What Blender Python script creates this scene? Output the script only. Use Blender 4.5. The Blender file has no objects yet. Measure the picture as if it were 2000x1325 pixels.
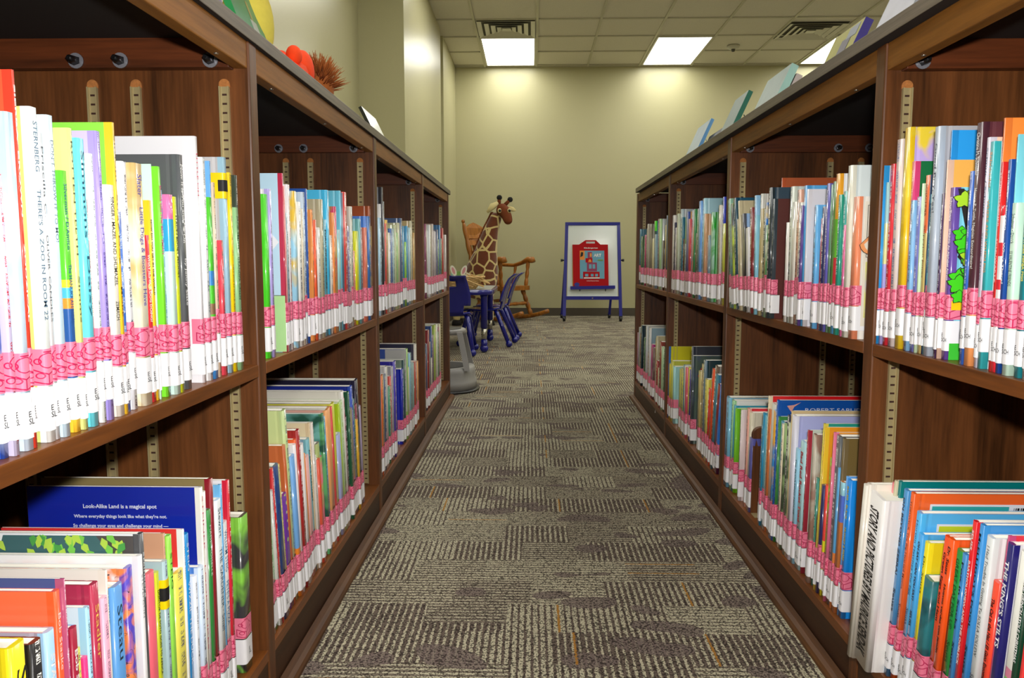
import bpy, bmesh, math, random
from math import pi, sin, cos, atan2, sqrt
from mathutils import Vector, Matrix, Euler
random.seed(7)
S = bpy.context.scene
COL = S.collection

# ------------------------------------------------------------------ camera, world, lights, exposure
FPX, CAMH, YAW, PIT = 1530.0, 0.7275, 0.025024, 0.103227
cd = bpy.data.cameras.new('camera'); cam = bpy.data.objects.new('camera', cd); COL.objects.link(cam)
cam.location = (0, 0, CAMH); cam.rotation_euler = (pi/2-PIT, 0, YAW)
cd.sensor_width = 36; cd.sensor_fit = 'HORIZONTAL'; cd.lens = FPX/2000*36; cd.clip_start = .02; cd.clip_end = 60
S.camera = cam
S.view_settings.view_transform = 'Standard'; S.view_settings.look = 'None'
S.view_settings.gamma = 1; S.view_settings.use_curve_mapping = False
S.view_settings.exposure = 0.0
S.cycles.use_denoising = True
S.cycles.max_bounces = 8; S.cycles.diffuse_bounces = 4; S.cycles.glossy_bounces = 3; S.cycles.sample_clamp_indirect = 6
W = bpy.data.worlds.new('world'); S.world = W; W.use_nodes = True
W.node_tree.nodes['Background'].inputs[0].default_value = (.9, .95, 1, 1)
W.node_tree.nodes['Background'].inputs[1].default_value = .02
FLASH_W, PANEL = 14.5, 9.0
ld = bpy.data.lights.new('camera_flash', 'AREA'); ld.shape = 'RECTANGLE'; ld.size = .05; ld.size_y = .03
ld.energy = FLASH_W; ld.color = (1, .97, .93); ld.spread = math.radians(165)
fl = bpy.data.objects.new('camera_flash', ld); COL.objects.link(fl)
fl.location = (.04, .02, CAMH+.10); fl.rotation_euler = (pi/2-PIT+.03, 0, YAW)

FW = Vector((-sin(YAW)*cos(PIT), cos(YAW)*cos(PIT), -sin(PIT))); RT = Vector((cos(YAW), sin(YAW), 0)); UP = RT.cross(FW)
C0 = Vector((0, 0, CAMH))
def ray(x, y): return FW*FPX + RT*(x-1000) - UP*(y-662.5)
def onX(x, y, X): d = ray(x, y); return C0 + d*(X/d.x)
def onY(x, y, Y): d = ray(x, y); return C0 + d*(Y/d.y)
def onZ(x, y, Z): d = ray(x, y); return C0 + d*((Z-CAMH)/d.z)
def proj(P):
    v = Vector(P)-C0; z = v.dot(FW); return 1000+FPX*v.dot(RT)/z, 662.5-FPX*v.dot(UP)/z
def y_from_px(px, X, z):
    a, b = .12, 6.0; fa = proj((X, a, z))[0]-px
    for _ in range(44):
        m = (a+b)/2; f = proj((X, m, z))[0]-px
        if (f > 0) == (fa > 0): a, fa = m, f
        else: b = m
    return (a+b)/2

# ------------------------------------------------------------------ materials
def srgb(h):
    if not isinstance(h, str): return tuple(h)
    c = [int(h[i:i+2], 16)/255 for i in (0, 2, 4)]
    return tuple(v/12.92 if v <= .04045 else ((v+.055)/1.055)**2.4 for v in c)
def nm(name):
    m = bpy.data.materials.new(name); m.use_nodes = True; nt = m.node_tree
    return m, nt, nt.nodes['Principled BSDF']
def N(nt, t, **k):
    n = nt.nodes.new(t)
    for a, b in k.items():
        if a.startswith('i_'): n.inputs[a[2:].replace('_', ' ')].default_value = b
        else: setattr(n, a, b)
    return n
def L(nt, a, b): nt.links.new(a, b)
def M(nt, op, a, b=None, c=None):
    n = nt.nodes.new('ShaderNodeMath'); n.operation = op
    for i, v in enumerate((a, b, c)):
        if v is None: continue
        if isinstance(v, (int, float)): n.inputs[i].default_value = v
        else: nt.links.new(v, n.inputs[i])
    return n.outputs[0]
def MIX(nt, f, a, b):
    n = nt.nodes.new('ShaderNodeMix'); n.data_type = 'RGBA'
    for i, v in ((0, f), (6, a), (7, b)):
        if isinstance(v, (int, float)): n.inputs[i].default_value = v
        elif isinstance(v, tuple): n.inputs[i].default_value = (*v[:3], 1)
        else: nt.links.new(v, n.inputs[i])
    return n.outputs[2]
def bump(nt, b, h, s=.2, d=.01):
    n = N(nt, 'ShaderNodeBump'); n.inputs['Strength'].default_value = s; n.inputs['Distance'].default_value = d
    L(nt, h, n.inputs['Height']); L(nt, n.outputs[0], b.inputs['Normal'])
_mc = {}
def flat(name, col, rough=.5, metal=0, coat=0, noise=.06, nscale=30, spec=.5):
    if name in _mc: return _mc[name]
    m, nt, b = nm(name); c = srgb(col)
    tc = N(nt, 'ShaderNodeTexCoord'); no = N(nt, 'ShaderNodeTexNoise'); no.inputs['Scale'].default_value = nscale
    L(nt, tc.outputs['Object'], no.inputs['Vector'])
    k = MIX(nt, no.outputs['Fac'], tuple(v*(1-noise) for v in c), tuple(min(1, v*(1+noise)) for v in c))
    L(nt, k, b.inputs['Base Color']); b.inputs['Roughness'].default_value = rough; b.inputs['Metallic'].default_value = metal
    b.inputs['Coat Weight'].default_value = coat; b.inputs['Coat Roughness'].default_value = .08
    b.inputs['Specular IOR Level'].default_value = spec
    _mc[name] = m; return m
def wood(name, c1, c2, axis='Z', scale=1.0, rough=.35, stretch=.06, spec=.4, bands=5):
    m, nt, b = nm(name); tc = N(nt, 'ShaderNodeTexCoord'); mp = N(nt, 'ShaderNodeMapping')
    L(nt, tc.outputs['Object'], mp.inputs['Vector'])
    sc = {'X': (stretch, 1, 1), 'Y': (1, stretch, 1), 'Z': (1, 1, stretch)}[axis]
    mp.inputs['Scale'].default_value = tuple(v*22*scale for v in sc)
    n1 = N(nt, 'ShaderNodeTexNoise'); n1.inputs['Scale'].default_value = 1; n1.inputs['Detail'].default_value = 6; n1.inputs['Distortion'].default_value = .6
    L(nt, mp.outputs[0], n1.inputs['Vector'])
    n2 = N(nt, 'ShaderNodeTexNoise'); n2.inputs['Scale'].default_value = 9; n2.inputs['Detail'].default_value = 4
    L(nt, mp.outputs[0], n2.inputs['Vector'])
    f = M(nt, 'ADD', M(nt, 'MULTIPLY', n1.outputs['Fac'], .75), M(nt, 'MULTIPLY', n2.outputs['Fac'], .35))
    f2 = M(nt, 'MULTIPLY', M(nt, 'SUBTRACT', f, .35), 2.4); 
    cl = N(nt, 'ShaderNodeClamp'); L(nt, f2, cl.inputs[0])
    L(nt, MIX(nt, cl.outputs[0], srgb(c1), srgb(c2)), b.inputs['Base Color'])
    b.inputs['Roughness'].default_value = rough; b.inputs['Specular IOR Level'].default_value = spec
    bump(nt, b, n2.outputs['Fac'], .08, .002); return m
M_WALNUT = wood('walnut_panel', '3a200d', '7a4824', 'Z', 1, .38)
M_WALNUTH = wood('walnut_shelf_edge', '4e2a10', '8a4f1f', 'Y', 1, .36)
M_RAIL = wood('walnut_top_rail', '5e3a12', '9a6428', 'Y', 1, .5, .06, .3)
M_WALNUTX = wood('walnut_cleat', '40200f', '743a1c', 'X', 1, .38)
M_KICK = wood('walnut_base', '2a160a', '4c2c12', 'Y', .8, .5)
M_SHOE = wood('walnut_shoe', '3a200e', '6a4218', 'Y', .8, .55)
M_UNDERSHADE = flat('underside_shade', '140c08', .8)  # near-black colour that paints in the shade under the counter tops
M_LAM = wood('counter_laminate', '41382e', '786c5c', 'Y', 2.4, .45, .03)
M_OAK = wood('oak_chair', '70400f', 'b5742c', 'Z', 1.3, .32)
M_STD = flat('brass_standard', 'b4a478', .32, .25, noise=.03)
M_SLOT = flat('slot_dark', '3a1c10', .8)
M_CORE = flat('particle_board', 'b07038', .9, noise=.4, nscale=300)
M_RUB = flat('black_rubber', '0c0c0e', .35, spec=.6)
M_WASH = flat('grey_washer', '8c8c94', .15, .3)
M_PAGES = flat('page_block', 'f2eee2', .9, noise=.02)
M_LABEL = flat('white_label', 'f4f4f8', .35, noise=.01)
M_INK = flat('black_ink', '101014', .6, noise=0)
M_BLUEP = flat('blue_plastic', '0a1278', .16, coat=.5, noise=.02)
M_BLUEF = flat('blue_paint', '0c1484', .3, coat=.3, noise=.02)
M_CHROME = flat('chrome', 'b8b4a8', .2, .9, noise=.02)
M_GREYP = flat('grey_plastic', '8a8884', .4, noise=.03)
M_GREYTOP = flat('grey_laminate', '9a9c92', .4, noise=.04)
M_BLACK = flat('black_plastic', '141416', .35)
M_WBOARD = flat('whiteboard', 'dce4e0', .12, coat=.6, noise=.01)

def patterned():
    """jacket materials: attribute colours Col (base) and Col2 (accent); three printed patterns"""
    out = {}
    for kind in ('plain', 'print', 'illus', 'floral', 'dots'):
        m, nt, b = nm('jacket_'+kind)
        a1 = N(nt, 'ShaderNodeAttribute'); a1.attribute_name = 'Col'; a2 = N(nt, 'ShaderNodeAttribute'); a2.attribute_name = 'Col2'
        uv = N(nt, 'ShaderNodeUVMap'); uv.uv_map = 'UV'; sx = N(nt, 'ShaderNodeSeparateXYZ'); L(nt, uv.outputs[0], sx.inputs[0])
        col = a1.outputs['Color']
        if kind == 'print':      # small unreadable spine lettering: dashes along the spine
            v = sx.outputs['X']; u = sx.outputs['Y']
            cb = N(nt, 'ShaderNodeCombineXYZ'); L(nt, M(nt, 'MULTIPLY', u, 330), cb.inputs[1]); L(nt, M(nt, 'MULTIPLY', v, 3), cb.inputs[0])
            n = N(nt, 'ShaderNodeTexNoise'); n.inputs['Scale'].default_value = 1; n.inputs['Detail'].default_value = 1; L(nt, cb.outputs[0], n.inputs['Vector'])
            cb2 = N(nt, 'ShaderNodeCombineXYZ'); L(nt, M(nt, 'MULTIPLY', u, 22), cb2.inputs[1])
            n2 = N(nt, 'ShaderNodeTexNoise'); n2.inputs['Scale'].default_value = 1; L(nt, cb2.outputs[0], n2.inputs['Vector'])
            band = M(nt, 'LESS_THAN', M(nt, 'ABSOLUTE', M(nt, 'SUBTRACT', v, .5)), .2)
            k = M(nt, 'MULTIPLY', M(nt, 'MULTIPLY', M(nt, 'GREATER_THAN', n.outputs['Fac'], .5), M(nt, 'GREATER_THAN', n2.outputs['Fac'], .48)), band)
            k = M(nt, 'MULTIPLY', k, M(nt, 'GREATER_THAN', u, .1))
            col = MIX(nt, k, col, a2.outputs['Color'])
        elif kind in ('illus', 'floral'):
            tc = N(nt, 'ShaderNodeTexCoord')
            n = N(nt, 'ShaderNodeTexNoise'); n.inputs['Scale'].default_value = 14 if kind == 'illus' else 34; n.inputs['Detail'].default_value = 2; n.inputs['Distortion'].default_value = 1.2
            L(nt, tc.outputs['Object'], n.inputs['Vector'])
            k = M(nt, 'MULTIPLY', M(nt, 'SUBTRACT', n.outputs['Fac'], .44), 7); cl_ = N(nt, 'ShaderNodeClamp'); L(nt, k, cl_.inputs[0]); k = cl_.outputs[0]
            col = MIX(nt, k, col, a2.outputs['Color'])
            n3 = N(nt, 'ShaderNodeTexNoise'); n3.inputs['Scale'].default_value = 26 if kind == 'illus' else 60; n3.inputs['Detail'].default_value = 1; L(nt, tc.outputs['Object'], n3.inputs['Vector'])
            edge = M(nt, 'LESS_THAN', M(nt, 'ABSOLUTE', M(nt, 'SUBTRACT', n3.outputs['Fac'], .5)), .004)
            if kind == 'floral': col = MIX(nt, edge, col, (.05, .04, .05))
        elif kind == 'dots':
            tc = N(nt, 'ShaderNodeTexCoord'); v = N(nt, 'ShaderNodeTexVoronoi'); v.inputs['Scale'].default_value = 55; v.inputs['Randomness'].default_value = .35
            L(nt, tc.outputs['Object'], v.inputs['Vector'])
            col = MIX(nt, M(nt, 'LESS_THAN', v.outputs['Distance'], .22), col, a2.outputs['Color'])
        L(nt, col, b.inputs['Base Color']); b.inputs['Roughness'].default_value = .34
        b.inputs['Coat Weight'].default_value = .9; b.inputs['Coat Roughness'].default_value = .09
        b.inputs['Specular IOR Level'].default_value = .4
        out[kind] = m
    return out
JK = patterned()
def pink_mat():
    m, nt, b = nm('pink_sticker'); uv = N(nt, 'ShaderNodeUVMap'); uv.uv_map = 'UV'; sx = N(nt, 'ShaderNodeSeparateXYZ'); L(nt, uv.outputs[0], sx.inputs[0])
    x, y = sx.outputs['X'], sx.outputs['Y']
    def ring(cx, cy, rx, ry, w, half=None):
        d = M(nt, 'SQRT', M(nt, 'ADD', M(nt, 'POWER', M(nt, 'DIVIDE', M(nt, 'SUBTRACT', x, cx), rx), 2), M(nt, 'POWER', M(nt, 'DIVIDE', M(nt, 'SUBTRACT', y, cy), ry), 2)))
        k = M(nt, 'LESS_THAN', M(nt, 'ABSOLUTE', M(nt, 'SUBTRACT', d, 1)), w)
        return k
    def seg(x0, y0, x1, y1, w=.018):
        dx, dy = x1-x0, y1-y0; q = dx*dx+dy*dy
        t = M(nt, 'DIVIDE', M(nt, 'ADD', M(nt, 'MULTIPLY', M(nt, 'SUBTRACT', x, x0), dx), M(nt, 'MULTIPLY', M(nt, 'SUBTRACT', y, y0), dy)), q)
        c = N(nt, 'ShaderNodeClamp'); L(nt, t, c.inputs[0]); t = c.outputs[0]
        ex = M(nt, 'SUBTRACT', x, M(nt, 'MULTIPLY_ADD', t, dx, x0)); ey = M(nt, 'SUBTRACT', y, M(nt, 'MULTIPLY_ADD', t, dy, y0))
        return M(nt, 'LESS_THAN', M(nt, 'ADD', M(nt, 'MULTIPLY', ex, ex), M(nt, 'MULTIPLY', ey, ey)), w*w)
    k = ring(.55, .68, .22, .20, .07)
    for a in (ring(.3, .66, .08, .07, .22), seg(.15, .45, .55, .3), seg(.55, .3, .9, .47), seg(.15, .45, .15, .12), seg(.15, .12, .55, .03), seg(.55, .3, .55, .03), seg(.9, .47, .9, .15), seg(.55, .03, .9, .15), ring(.35, .27, .1, .07, .18), seg(.45, .92, .75, .92), seg(.8, .7, .95, .55)):
        k = M(nt, 'MAXIMUM', k, a)
    L(nt, MIX(nt, k, srgb('f2809e'), srgb('c02458')), b.inputs['Base Color']); b.inputs['Roughness'].default_value = .35; b.inputs['Coat Weight'].default_value = .3
    return m
M_PINK = pink_mat()

# ------------------------------------------------------------------ mesh helpers
def link(o, parent=None, loc=None):
    COL.objects.link(o)
    if parent: o.parent = parent
    if loc is not None: o.location = loc
    return o
def tag(o, label=None, cat=None, group=None, kind=None):
    if label: o['label'] = label
    if cat: o['category'] = cat
    if group: o['group'] = group
    if kind: o['kind'] = kind
    return o
def empty(name, loc=(0, 0, 0), rz=0.0):
    o = bpy.data.objects.new(name, None); COL.objects.link(o); o.location = loc; o.rotation_euler = (0, 0, rz); o.empty_display_size = .05
    return o
class MB:
    def __init__(s): s.bm = bmesh.new(); s.mi = 0
    def face(s, pts, mi=None):
        vs = [s.bm.verts.new(p) for p in pts]; f = s.bm.faces.new(vs); f.material_index = s.mi if mi is None else mi; return f
    def box(s, x0, x1, y0, y1, z0, z1, mi=None, bevel=0, mat=None):
        P = [Vector((x, y, z)) for z in (z0, z1) for y in (y0, y1) for x in (x0, x1)]
        if mat: P = [mat @ p for p in P]
        v = [s.bm.verts.new(p) for p in P]; fs = []
        for q in ((0, 2, 3, 1), (4, 5, 7, 6), (0, 1, 5, 4), (2, 6, 7, 3), (0, 4, 6, 2), (1, 3, 7, 5)):
            f = s.bm.faces.new([v[i] for i in q]); f.material_index = s.mi if mi is None else mi; fs.append(f)
        if bevel:
            es = list({e for f in fs for e in f.edges})
            r = bmesh.ops.bevel(s.bm, geom=es, offset=bevel, segments=2, affect='EDGES', profile=.6)
            for f in r['faces']: f.material_index = s.mi if mi is None else mi
        return s
    def loft(s, rings, cap=True, mi=None, closed=False, smooth=True):
        R = [[s.bm.verts.new(p) for p in r] for r in rings]; n = len(R[0]); m = s.mi if mi is None else mi
        rng = range(len(R)) if closed else range(len(R)-1)
        for i in rng:
            a, b = R[i], R[(i+1) % len(R)]
            for j in range(n):
                f = s.bm.faces.new((a[j], a[(j+1) % n], b[(j+1) % n], b[j])); f.material_index = m; f.smooth = smooth
        if cap and not closed:
            for r in (list(reversed(R[0])), R[-1]):
                f = s.bm.faces.new(r); f.material_index = m
        return s
    def tube(s, pts, rad, n=10, mi=None, flatz=1.0, cap=True, ref=None):
        pts = [Vector(p) for p in pts]
        if not isinstance(rad, (list, tuple)): rad = [rad]*len(pts)
        rings = []; up = Vector(ref) if ref else None
        for i, p in enumerate(pts):
            t = (pts[min(i+1, len(pts)-1)]-pts[max(i-1, 0)]).normalized()
            if up is None: up = Vector((0, 0, 1)) if abs(t.z) < .9 else Vector((1, 0, 0))
            a = t.cross(up)
            if a.length < 1e-4: a = t.cross(Vector((0, 1, 0)))
            a.normalize(); b = a.cross(t).normalized()
            if ref is None: up = b
            r = rad[i]; ra, rb = (r if isinstance(r, tuple) else (r, r*flatz))
            rings.append([p + a*cos(2*pi*k/n)*ra + b*sin(2*pi*k/n)*rb for k in range(n)])
        return s.loft(rings, cap, mi)
    def lathe(s, p0, p1, prof, n=12, mi=None):
        p0, p1 = Vector(p0), Vector(p1)
        return s.tube([p0.lerp(p1, t) for t, r in prof], [r for t, r in prof], n, mi)
    def ball(s, c, r, n=12, mi=None, sc=(1, 1, 1), rot=None):
        rings = []
        for i in range(1, n):
            a = pi*i/n
            pt = [Vector((sin(a)*cos(2*pi*k/(n*2))*sc[0], sin(a)*sin(2*pi*k/(n*2))*sc[1], -cos(a)*sc[2]))*r for k in range(n*2)]
            rings.append([Vector(c)+((rot @ p) if rot else p) for p in pt])
        return s.loft(rings, True, mi)
    def prism(s, poly, z0, z1, mi=None, f=None):
        """poly in 2-D, extruded; f maps (u, v, w) to a point"""
        f = f or (lambda u, v, w: (u, v, w))
        a = [s.bm.verts.new(f(u, v, z0)) for u, v in poly]; b = [s.bm.verts.new(f(u, v, z1)) for u, v in poly]; n = len(poly); m = s.mi if mi is None else mi
        for i in range(n):
            q = s.bm.faces.new((a[i], a[(i+1) % n], b[(i+1) % n], b[i])); q.material_index = m
        for r in (list(reversed(a)), b):
            q = s.bm.faces.new(r); q.material_index = m
        return s
    def build(s, name, mats, parent=None, loc=None, smooth=False):
        bmesh.ops.recalc_face_normals(s.bm, faces=s.bm.faces)
        me = bpy.data.meshes.new(name); s.bm.to_mesh(me); s.bm.free()
        for m in (mats if isinstance(mats, (list, tuple)) else [mats]): me.materials.append(m)
        if smooth:
            for p in me.polygons: p.use_smooth = True
        o = bpy.data.objects.new(name, me); return link(o, parent, loc)
def rrect(w, h, r, n=4):
    out = []
    for cx, cy, a0 in ((w/2-r, h/2-r, 0), (-w/2+r, h/2-r, 90), (-w/2+r, -h/2+r, 180), (w/2-r, -h/2+r, 270)):
        for i in range(n+1):
            a = math.radians(a0+90*i/n); out.append((cx+r*cos(a), cy+r*sin(a)))
    return out

# text: all strings gathered first, converted to meshes in one go
TXT = {}
def want(s, bold=False): TXT.setdefault((s, bold), None)
def bake_text():
    obs = []
    for (s, b) in TXT:
        cu = bpy.data.curves.new('lettering', 'FONT'); cu.body = s; cu.size = 1; cu.resolution_u = 2
        cu.offset = .028 if b else .004; cu.align_x = 'LEFT'; cu.space_line = .85
        o = bpy.data.objects.new('lettering', cu); COL.objects.link(o); obs.append(((s, b), o))
    bpy.context.view_layer.update(); dg = bpy.context.evaluated_depsgraph_get()
    for k, o in obs:
        me = bpy.data.meshes.new_from_object(o.evaluated_get(dg)); xs = [v.co.x for v in me.vertices] or [0, 1]; ys = [v.co.y for v in me.vertices] or [0, 1]
        TXT[k] = (me, min(xs), max(xs), min(ys), max(ys))
    for k, o in obs:
        cu = o.data; bpy.data.objects.remove(o); bpy.data.curves.remove(cu)
def put_text(s, mat, parent, origin, ux, uy, length=None, height=None, bold=False, name='title', center=False):
    """lettering running along ux with letter tops toward uy, from origin (baseline start); fitted into length x height"""
    me0, x0, x1, y0, y1 = TXT[(s, bold)]; me = me0.copy()
    kx = length/(x1-x0) if length else None; ky = height/(y1-y0) if height else None
    if kx is None: kx = ky
    if ky is None: ky = kx
    ux, uy, o = Vector(ux), Vector(uy), Vector(origin)
    off = -(x1-x0)*kx/2 if center else 0
    for v in me.vertices: v.co = o + ux*((v.co.x-x0)*kx+off) + uy*((v.co.y-y0)*ky)
    me.materials.clear(); me.materials.append(mat)
    ob = bpy.data.objects.new(name, me); return link(ob, parent)

# ------------------------------------------------------------------ room
CEIL, BACKY, NEARY, LWX, COLX, RWX = 3.0527, 9.887, -3.2, -1.283, -.945, 6.2
def wall_mat():
    m, nt, b = nm('sage_wall_paint'); tc = N(nt, 'ShaderNodeTexCoord'); n = N(nt, 'ShaderNodeTexNoise'); n.inputs['Scale'].default_value = 220; n.inputs['Detail'].default_value = 3
    L(nt, tc.outputs['Object'], n.inputs['Vector'])
    L(nt, MIX(nt, n.outputs['Fac'], srgb('b0ab82'), srgb('b8b38a')), b.inputs['Base Color'])
    b.inputs['Roughness'].default_value = .33; b.inputs['Specular IOR Level'].default_value = .45
    bump(nt, b, n.outputs['Fac'], .12, .002); return m
M_WALL = wall_mat()
def carpet_mat():
    m, nt, b = nm('carpet_tiles'); tc = N(nt, 'ShaderNodeTexCoord'); sx = N(nt, 'ShaderNodeSeparateXYZ'); L(nt, tc.outputs['Object'], sx.inputs[0])
    X, Y = sx.outputs['X'], sx.outputs['Y']
    def rnd(cx, cy, seed):
        c = N(nt, 'ShaderNodeCombineXYZ'); L(nt, cx, c.inputs[0]); L(nt, cy, c.inputs[1]); c.inputs[2].default_value = seed
        w = N(nt, 'ShaderNodeTexWhiteNoise'); L(nt, c.outputs[0], w.inputs['Vector']); return w.outputs['Value']
    # blocks of unequal size: stripes turn a quarter from block to block
    cyb = M(nt, 'FLOOR', M(nt, 'DIVIDE', Y, .122)); shx = M(nt, 'MULTIPLY', rnd(cyb, cyb, 3.), .3)
    xs = M(nt, 'ADD', X, shx); cxb = M(nt, 'FLOOR', M(nt, 'DIVIDE', xs, .165))
    bigx = M(nt, 'FLOOR', M(nt, 'DIVIDE', X, .5)); bigy = M(nt, 'FLOOR', M(nt, 'DIVIDE', Y, .5))
    r1 = rnd(cxb, cyb, 1.); r2 = rnd(cxb, cyb, 2.); r3 = rnd(cxb, cyb, 5.); rb = rnd(bigx, bigy, 7.)
    vert = M(nt, 'GREATER_THAN', M(nt, 'ADD', r1, M(nt, 'MULTIPLY', M(nt, 'SUBTRACT', rb, .5), .45)), .34)
    wob = N(nt, 'ShaderNodeTexNoise'); wob.inputs['Scale'].default_value = 160; L(nt, tc.outputs['Object'], wob.inputs['Vector'])
    w = M(nt, 'MULTIPLY', M(nt, 'SUBTRACT', wob.outputs['Fac'], .5), .008)
    coord = M(nt, 'ADD', M(nt, 'ADD', M(nt, 'MULTIPLY', X, vert), M(nt, 'MULTIPLY', Y, M(nt, 'SUBTRACT', 1, vert))), w)
    ph = M(nt, 'FRACT', M(nt, 'DIVIDE', coord, .0135))
    # light stripe share: light, even and dark blocks; vertical blocks read stronger
    duty = M(nt, 'MULTIPLY_ADD', r2, .42, .28)
    stripe = M(nt, 'LESS_THAN', ph, duty)
    li = M(nt, 'FLOOR', M(nt, 'DIVIDE', coord, .0135)); rl = rnd(li, cxb, 9.)
    dn = N(nt, 'ShaderNodeTexNoise'); dn.inputs['Scale'].default_value = 4.5; dn.inputs['Detail'].default_value = 1; L(nt, tc.outputs['Object'], dn.inputs['Vector'])
    off = N(nt, 'ShaderNodeVectorMath'); off.operation = 'MULTIPLY_ADD'; L(nt, dn.outputs['Color'], off.inputs[0]); off.inputs[1].default_value = (.28, .16, 0); L(nt, tc.outputs['Object'], off.inputs[2])
    def leaves(sc, rot, asp, th, seed):
        vo = N(nt, 'ShaderNodeTexVoronoi'); vo.inputs['Scale'].default_value = sc; mp = N(nt, 'ShaderNodeMapping'); mp.inputs['Rotation'].default_value = (0, 0, rot); mp.inputs['Scale'].default_value = (1, asp, 1); mp.inputs['Location'].default_value = (seed, seed*.7, 0)
        L(nt, off.outputs[0], mp.inputs['Vector']); L(nt, mp.outputs[0], vo.inputs['Vector']); return M(nt, 'LESS_THAN', vo.outputs['Distance'], th)
    leaf = M(nt, 'MAXIMUM', leaves(4.6, .15, 1.9, .27, 0.), leaves(3.8, 1.1, 2.2, .22, 5.))
    fine = N(nt, 'ShaderNodeTexNoise'); fine.inputs['Scale'].default_value = 420; fine.inputs['Detail'].default_value = 2; L(nt, tc.outputs['Object'], fine.inputs['Vector'])
    tuft = N(nt, 'ShaderNodeTexVoronoi'); tuft.inputs['Scale'].default_value = 270; L(nt, tc.outputs['Object'], tuft.inputs['Vector'])
    light = MIX(nt, fine.outputs['Fac'], srgb('8e8872'), srgb('dad3b6')); dark = MIX(nt, fine.outputs['Fac'], srgb('382f2a'), srgb('7c6c62')); mid = MIX(nt, fine.outputs['Fac'], srgb('50443e'), srgb('90807a'))
    soft = M(nt, 'MULTIPLY_ADD', vert, .12, .84)
    col = MIX(nt, M(nt, 'MULTIPLY', stripe, soft), light, dark)
    col = MIX(nt, M(nt, 'MULTIPLY', leaf, .85), col, mid)
    speck = M(nt, 'GREATER_THAN', tuft.outputs['Distance'], .60); col = MIX(nt, M(nt, 'MULTIPLY', speck, .8), col, srgb('241d1a'))
    org = M(nt, 'MULTIPLY', M(nt, 'MULTIPLY', M(nt, 'GREATER_THAN', rl, .975), M(nt, 'LESS_THAN', ph, .32)), M(nt, 'GREATER_THAN', r3, .35))
    col = MIX(nt, M(nt, 'MULTIPLY', org, .75), col, srgb('b07a28'))
    L(nt, col, b.inputs['Base Color']); b.inputs['Roughness'].default_value = .95; b.inputs['Specular IOR Level'].default_value = .1
    bump(nt, b, tuft.outputs['Distance'], .6, .004); return m
M_CARPET = carpet_mat()
m = MB(); m.box(LWX-.3, RWX+.1, NEARY-.1, BACKY+.1, -.06, 0); tag(m.build('floor', M_CARPET), kind='structure')
# ceiling: plane of tiles with a metal grid
def tile_mat():
    m, nt, b = nm('ceiling_tile'); tc = N(nt, 'ShaderNodeTexCoord'); n = N(nt, 'ShaderNodeTexNoise'); n.inputs['Scale'].default_value = 90; n.inputs['Detail'].default_value = 4
    L(nt, tc.outputs['Object'], n.inputs['Vector']); L(nt, MIX(nt, n.outputs['Fac'], srgb('d0ccbc'), srgb('e2decf')), b.inputs['Base Color'])
    b.inputs['Roughness'].default_value = .95; bump(nt, b, n.outputs['Fac'], .3, .004); return m
M_TILE = tile_mat(); M_GRID = flat('grid_metal', 'c0bda6', .5, noise=.02)
m = MB(); m.box(LWX-.3, RWX+.1, NEARY-.1, BACKY+.1, CEIL+.012, CEIL+.08); tag(m.build('ceiling', M_TILE), kind='structure')
GX = [.05+.627*k for k in range(-2, 10)]; GY = [9.81-.612*k for k in range(0, 22)]
m = MB()
for x in GX: m.box(x-.012, x+.012, NEARY, BACKY, CEIL, CEIL+.011)
for y in GY: m.box(LWX, RWX, y-.012, y+.012, CEIL+.0005, CEIL+.0115)
m.box(LWX, RWX, BACKY-.02, BACKY, CEIL-.001, CEIL+.012)
tag(m.build('trim_1', M_GRID), kind='structure')
def wall(name, x0, x1, y0, y1): return tag(MB().box(x0, x1, y0, y1, 0, CEIL+.02).build(name, M_WALL), kind='structure')
wall('wall_back', LWX-.3, RWX+.1, BACKY, BACKY+.1)
wall('wall_left', LWX-.12, LWX, NEARY, 5.94)
wall('wall_left_column', LWX-.12, COLX, 5.94, 8.30)
wall('wall_left_recess', LWX-.12, LWX+.12, 8.30, 8.55)
wall('wall_left_far', LWX-.12, COLX, 8.55, BACKY)
wall('wall_right', RWX, RWX+.1, NEARY, BACKY)
wall('wall_near', LWX-.3, RWX+.1, NEARY-.1, NEARY)
M_BASE = flat('vinyl_base', '4a4234', .5)
def base(name, x0, x1, y0, y1): tag(MB().box(x0, x1, y0, y1, 0, .1, bevel=.002).build(name, M_BASE), kind='structure')
base('baseboard_back', COLX, RWX, BACKY-.008, BACKY)
base('baseboard_left', COLX, COLX+.008, 5.94, 8.30); base('baseboard_left_far', COLX, COLX+.008, 8.55, BACKY-.008)
base('baseboard_right', RWX-.008, RWX, NEARY, BACKY-.008)

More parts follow.
